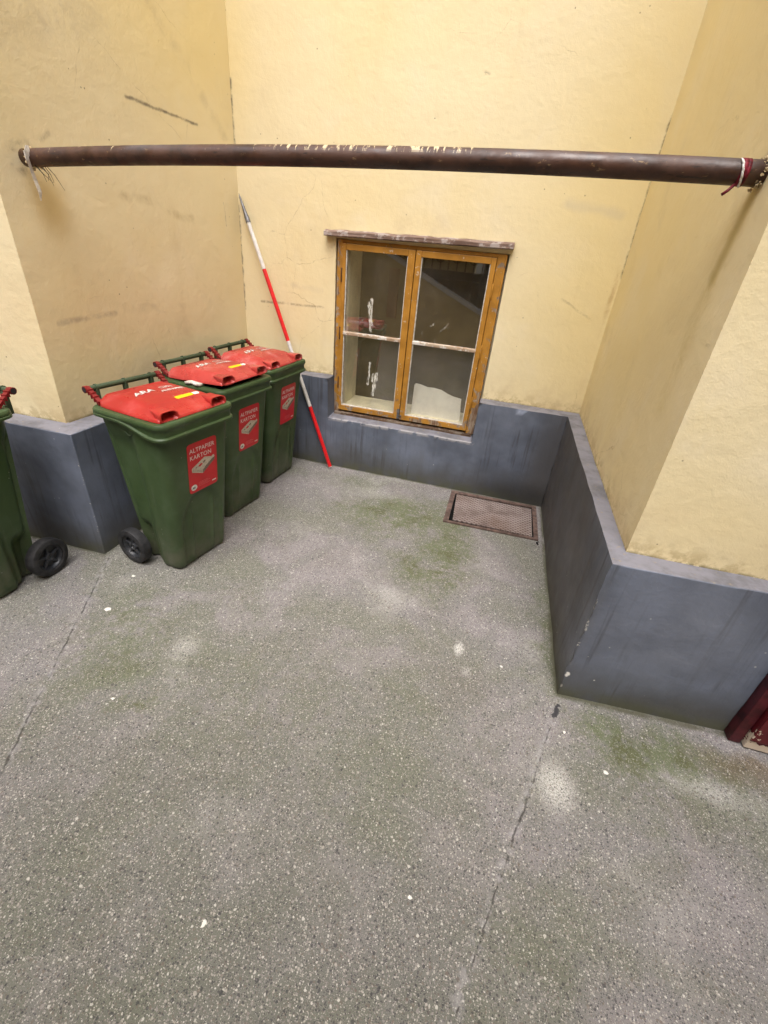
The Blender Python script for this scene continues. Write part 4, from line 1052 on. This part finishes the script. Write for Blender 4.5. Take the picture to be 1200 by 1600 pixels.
    # wheels and axle
    bm = bmesh.new(); tube(bm, [(-0.205, 0.150, 0.1), (0.205, 0.150, 0.1)], 0.010, 12); link('axle', bm, BLACKP, t)
    for sx in (-1, 1):
        bm = bmesh.new()
        lathe(bm, [(sx*a, r) for a, r in ((-0.028, 0.066), (-0.028, 0.090), (-0.024, 0.097), (-0.014, 0.0995), (0.014, 0.0995), (0.024, 0.097), (0.0285, 0.089), (0.0285, 0.072), (0.024, 0.066), (-0.028, 0.066))], 'X', 48); fixn(bm)
        wh = link('wheel', bm, RUBBER, t); autosmooth(wh, 35); wh.location = (sx*0.214, 0.150, 0.1)
        bm = bmesh.new()
        lathe(bm, [(sx*a, r) for a, r in ((0.017, 0.067), (0.019, 0.064), (0.012, 0.058), (0.000, 0.054), (0.000, 0.024), (0.010, 0.022), (0.016, 0.020), (0.017, 0.012), (0.012, 0.010), (0.012, 0.0))], 'X', 40)
        for k in range(5):
            a = k*2*math.pi/5+0.3
            p0_ = Vector((sx*0.007, 0.018*math.cos(a), 0.018*math.sin(a))); p1_ = Vector((sx*0.007, 0.060*math.cos(a), 0.060*math.sin(a)))
            tube(bm, [p0_, p1_], [0.009, 0.006], 8)
        fixn(bm); rm = link('wheel_rim', bm, BLACKP, wh, merge=False); autosmooth(rm, 40)
    return t
proto = make_bin()
spots = [((0.463, -1.555), 79.8, 'green waste bin with bright red lid, nearest the camera of the row of three', 0.0, RED),
         ((0.392, -0.998), 82.5, 'middle green waste bin of the row of three, its red lid ajar over white paper', 2.8, REDF),
         ((0.388, -0.476), 85.5, 'green waste bin in the far corner beside the red and white pole, lid shut', 0.0, REDF),
         ((-0.248, -2.135), 1.0, 'green waste bin cut off by the left photo edge, pale sticker on its side', 0.0, RED)]
GB = 'green paper waste bins with red lids'
bins = []
for i, (xy, rz, lab, ang, lm) in enumerate(spots):
    o = proto if i == 0 else copy_tree(proto)
    o.location = (*xy, 0); o.rotation_euler = (0, 0, R(rz)); tag(o, lab, 'waste bin', GB); bins.append(o)
    for ch in o.children:
        if ch.name.startswith('lid'):
            ch.rotation_euler = (R(-ang), 0, 0)
            if lm is not RED:
                ch.data = ch.data.copy(); ch.data.materials[0] = lm
                for g in ch.children:
                    if g.name.startswith('grip'): g.data = g.data.copy(); g.data.materials[0] = lm
def drop(o, *names):
    for ch in list(o.children):
        if any(ch.name.split('.')[0] == n_ for n_ in names):
            for g in list(ch.children): bpy.data.objects.remove(g)
            bpy.data.objects.remove(ch)
        else:
            for g in list(ch.children):
                if any(g.name.split('.')[0] == n_ for n_ in names): bpy.data.objects.remove(g)
drop(bins[2], 'yellow_sticker', 'white_sticker', 'round_emblem', 'emblem_lettering')
# sticker on the side of the bin at the left edge
bm = bmesh.new(); z0, z1 = 0.735, 0.775
v_ = [bm.verts.new((hwid(z)+0.0025, y, z)) for y, z in ((0.02, z0), (0.075, z0), (0.075, z1), (0.02, z1))]; bm.faces.new(v_)
link('side_sticker', bm, RAG, bins[3])
# white paper caught under the lid of the middle bin
bm = bmesh.new()
prev = None
for k in range(9):
    t_ = k/8; x = -0.235-0.006*math.sin(k*1.3); y = -0.02+0.10*(-t_)+0.05; z = HR+0.004+0.004*math.sin(t_*3.1)
    q = [bm.verts.new(p) for p in ((x+0.04, y, z+0.001), (x, y, z), (x-0.002, y, z+0.012+0.003*math.sin(k)), (x+0.04, y, z+0.014))]
    if prev:
        for i in range(4): bm.faces.new((prev[i], prev[(i+1) % 4], q[(i+1) % 4], q[i]))
    else: bm.faces.new(q[::-1])
    prev = q
bm.faces.new(prev); fixn(bm)
pc = link('paper_scrap', bm, RAG, smooth=True)
pc.location = bins[1].location; pc.rotation_euler = bins[1].rotation_euler
tag(pc, 'crumpled white paper poking out under the ajar lid of the middle bin', 'paper')

# ------------------------------------------------------------------ broken board behind the right pane
bm = bmesh.new()
prof = [(1.345, 0.47), (1.735, 0.47), (1.72, 0.640), (1.66, 0.648), (1.61, 0.662), (1.56, 0.683), (1.50, 0.690), (1.45, 0.688), (1.40, 0.700), (1.355, 0.704), (1.345, 0.690)]
a = [bm.verts.new((x, 0.110+0.10*(z-0.47), z)) for x, z in prof]; b = [bm.verts.new((x, 0.122+0.10*(z-0.47), z-0.004)) for x, z in prof]
bm.faces.new(a); bm.faces.new(b[::-1])
for k in range(len(prof)):
    f_ = bm.faces.new((a[k], a[(k+1) % len(prof)], b[(k+1) % len(prof)], b[k])); f_.material_index = 1
fixn(bm)
tag(link('plasterboard_piece', bm, [BOARD, BOARDE]), 'broken pale plasterboard piece standing behind the right lower window pane', 'board')
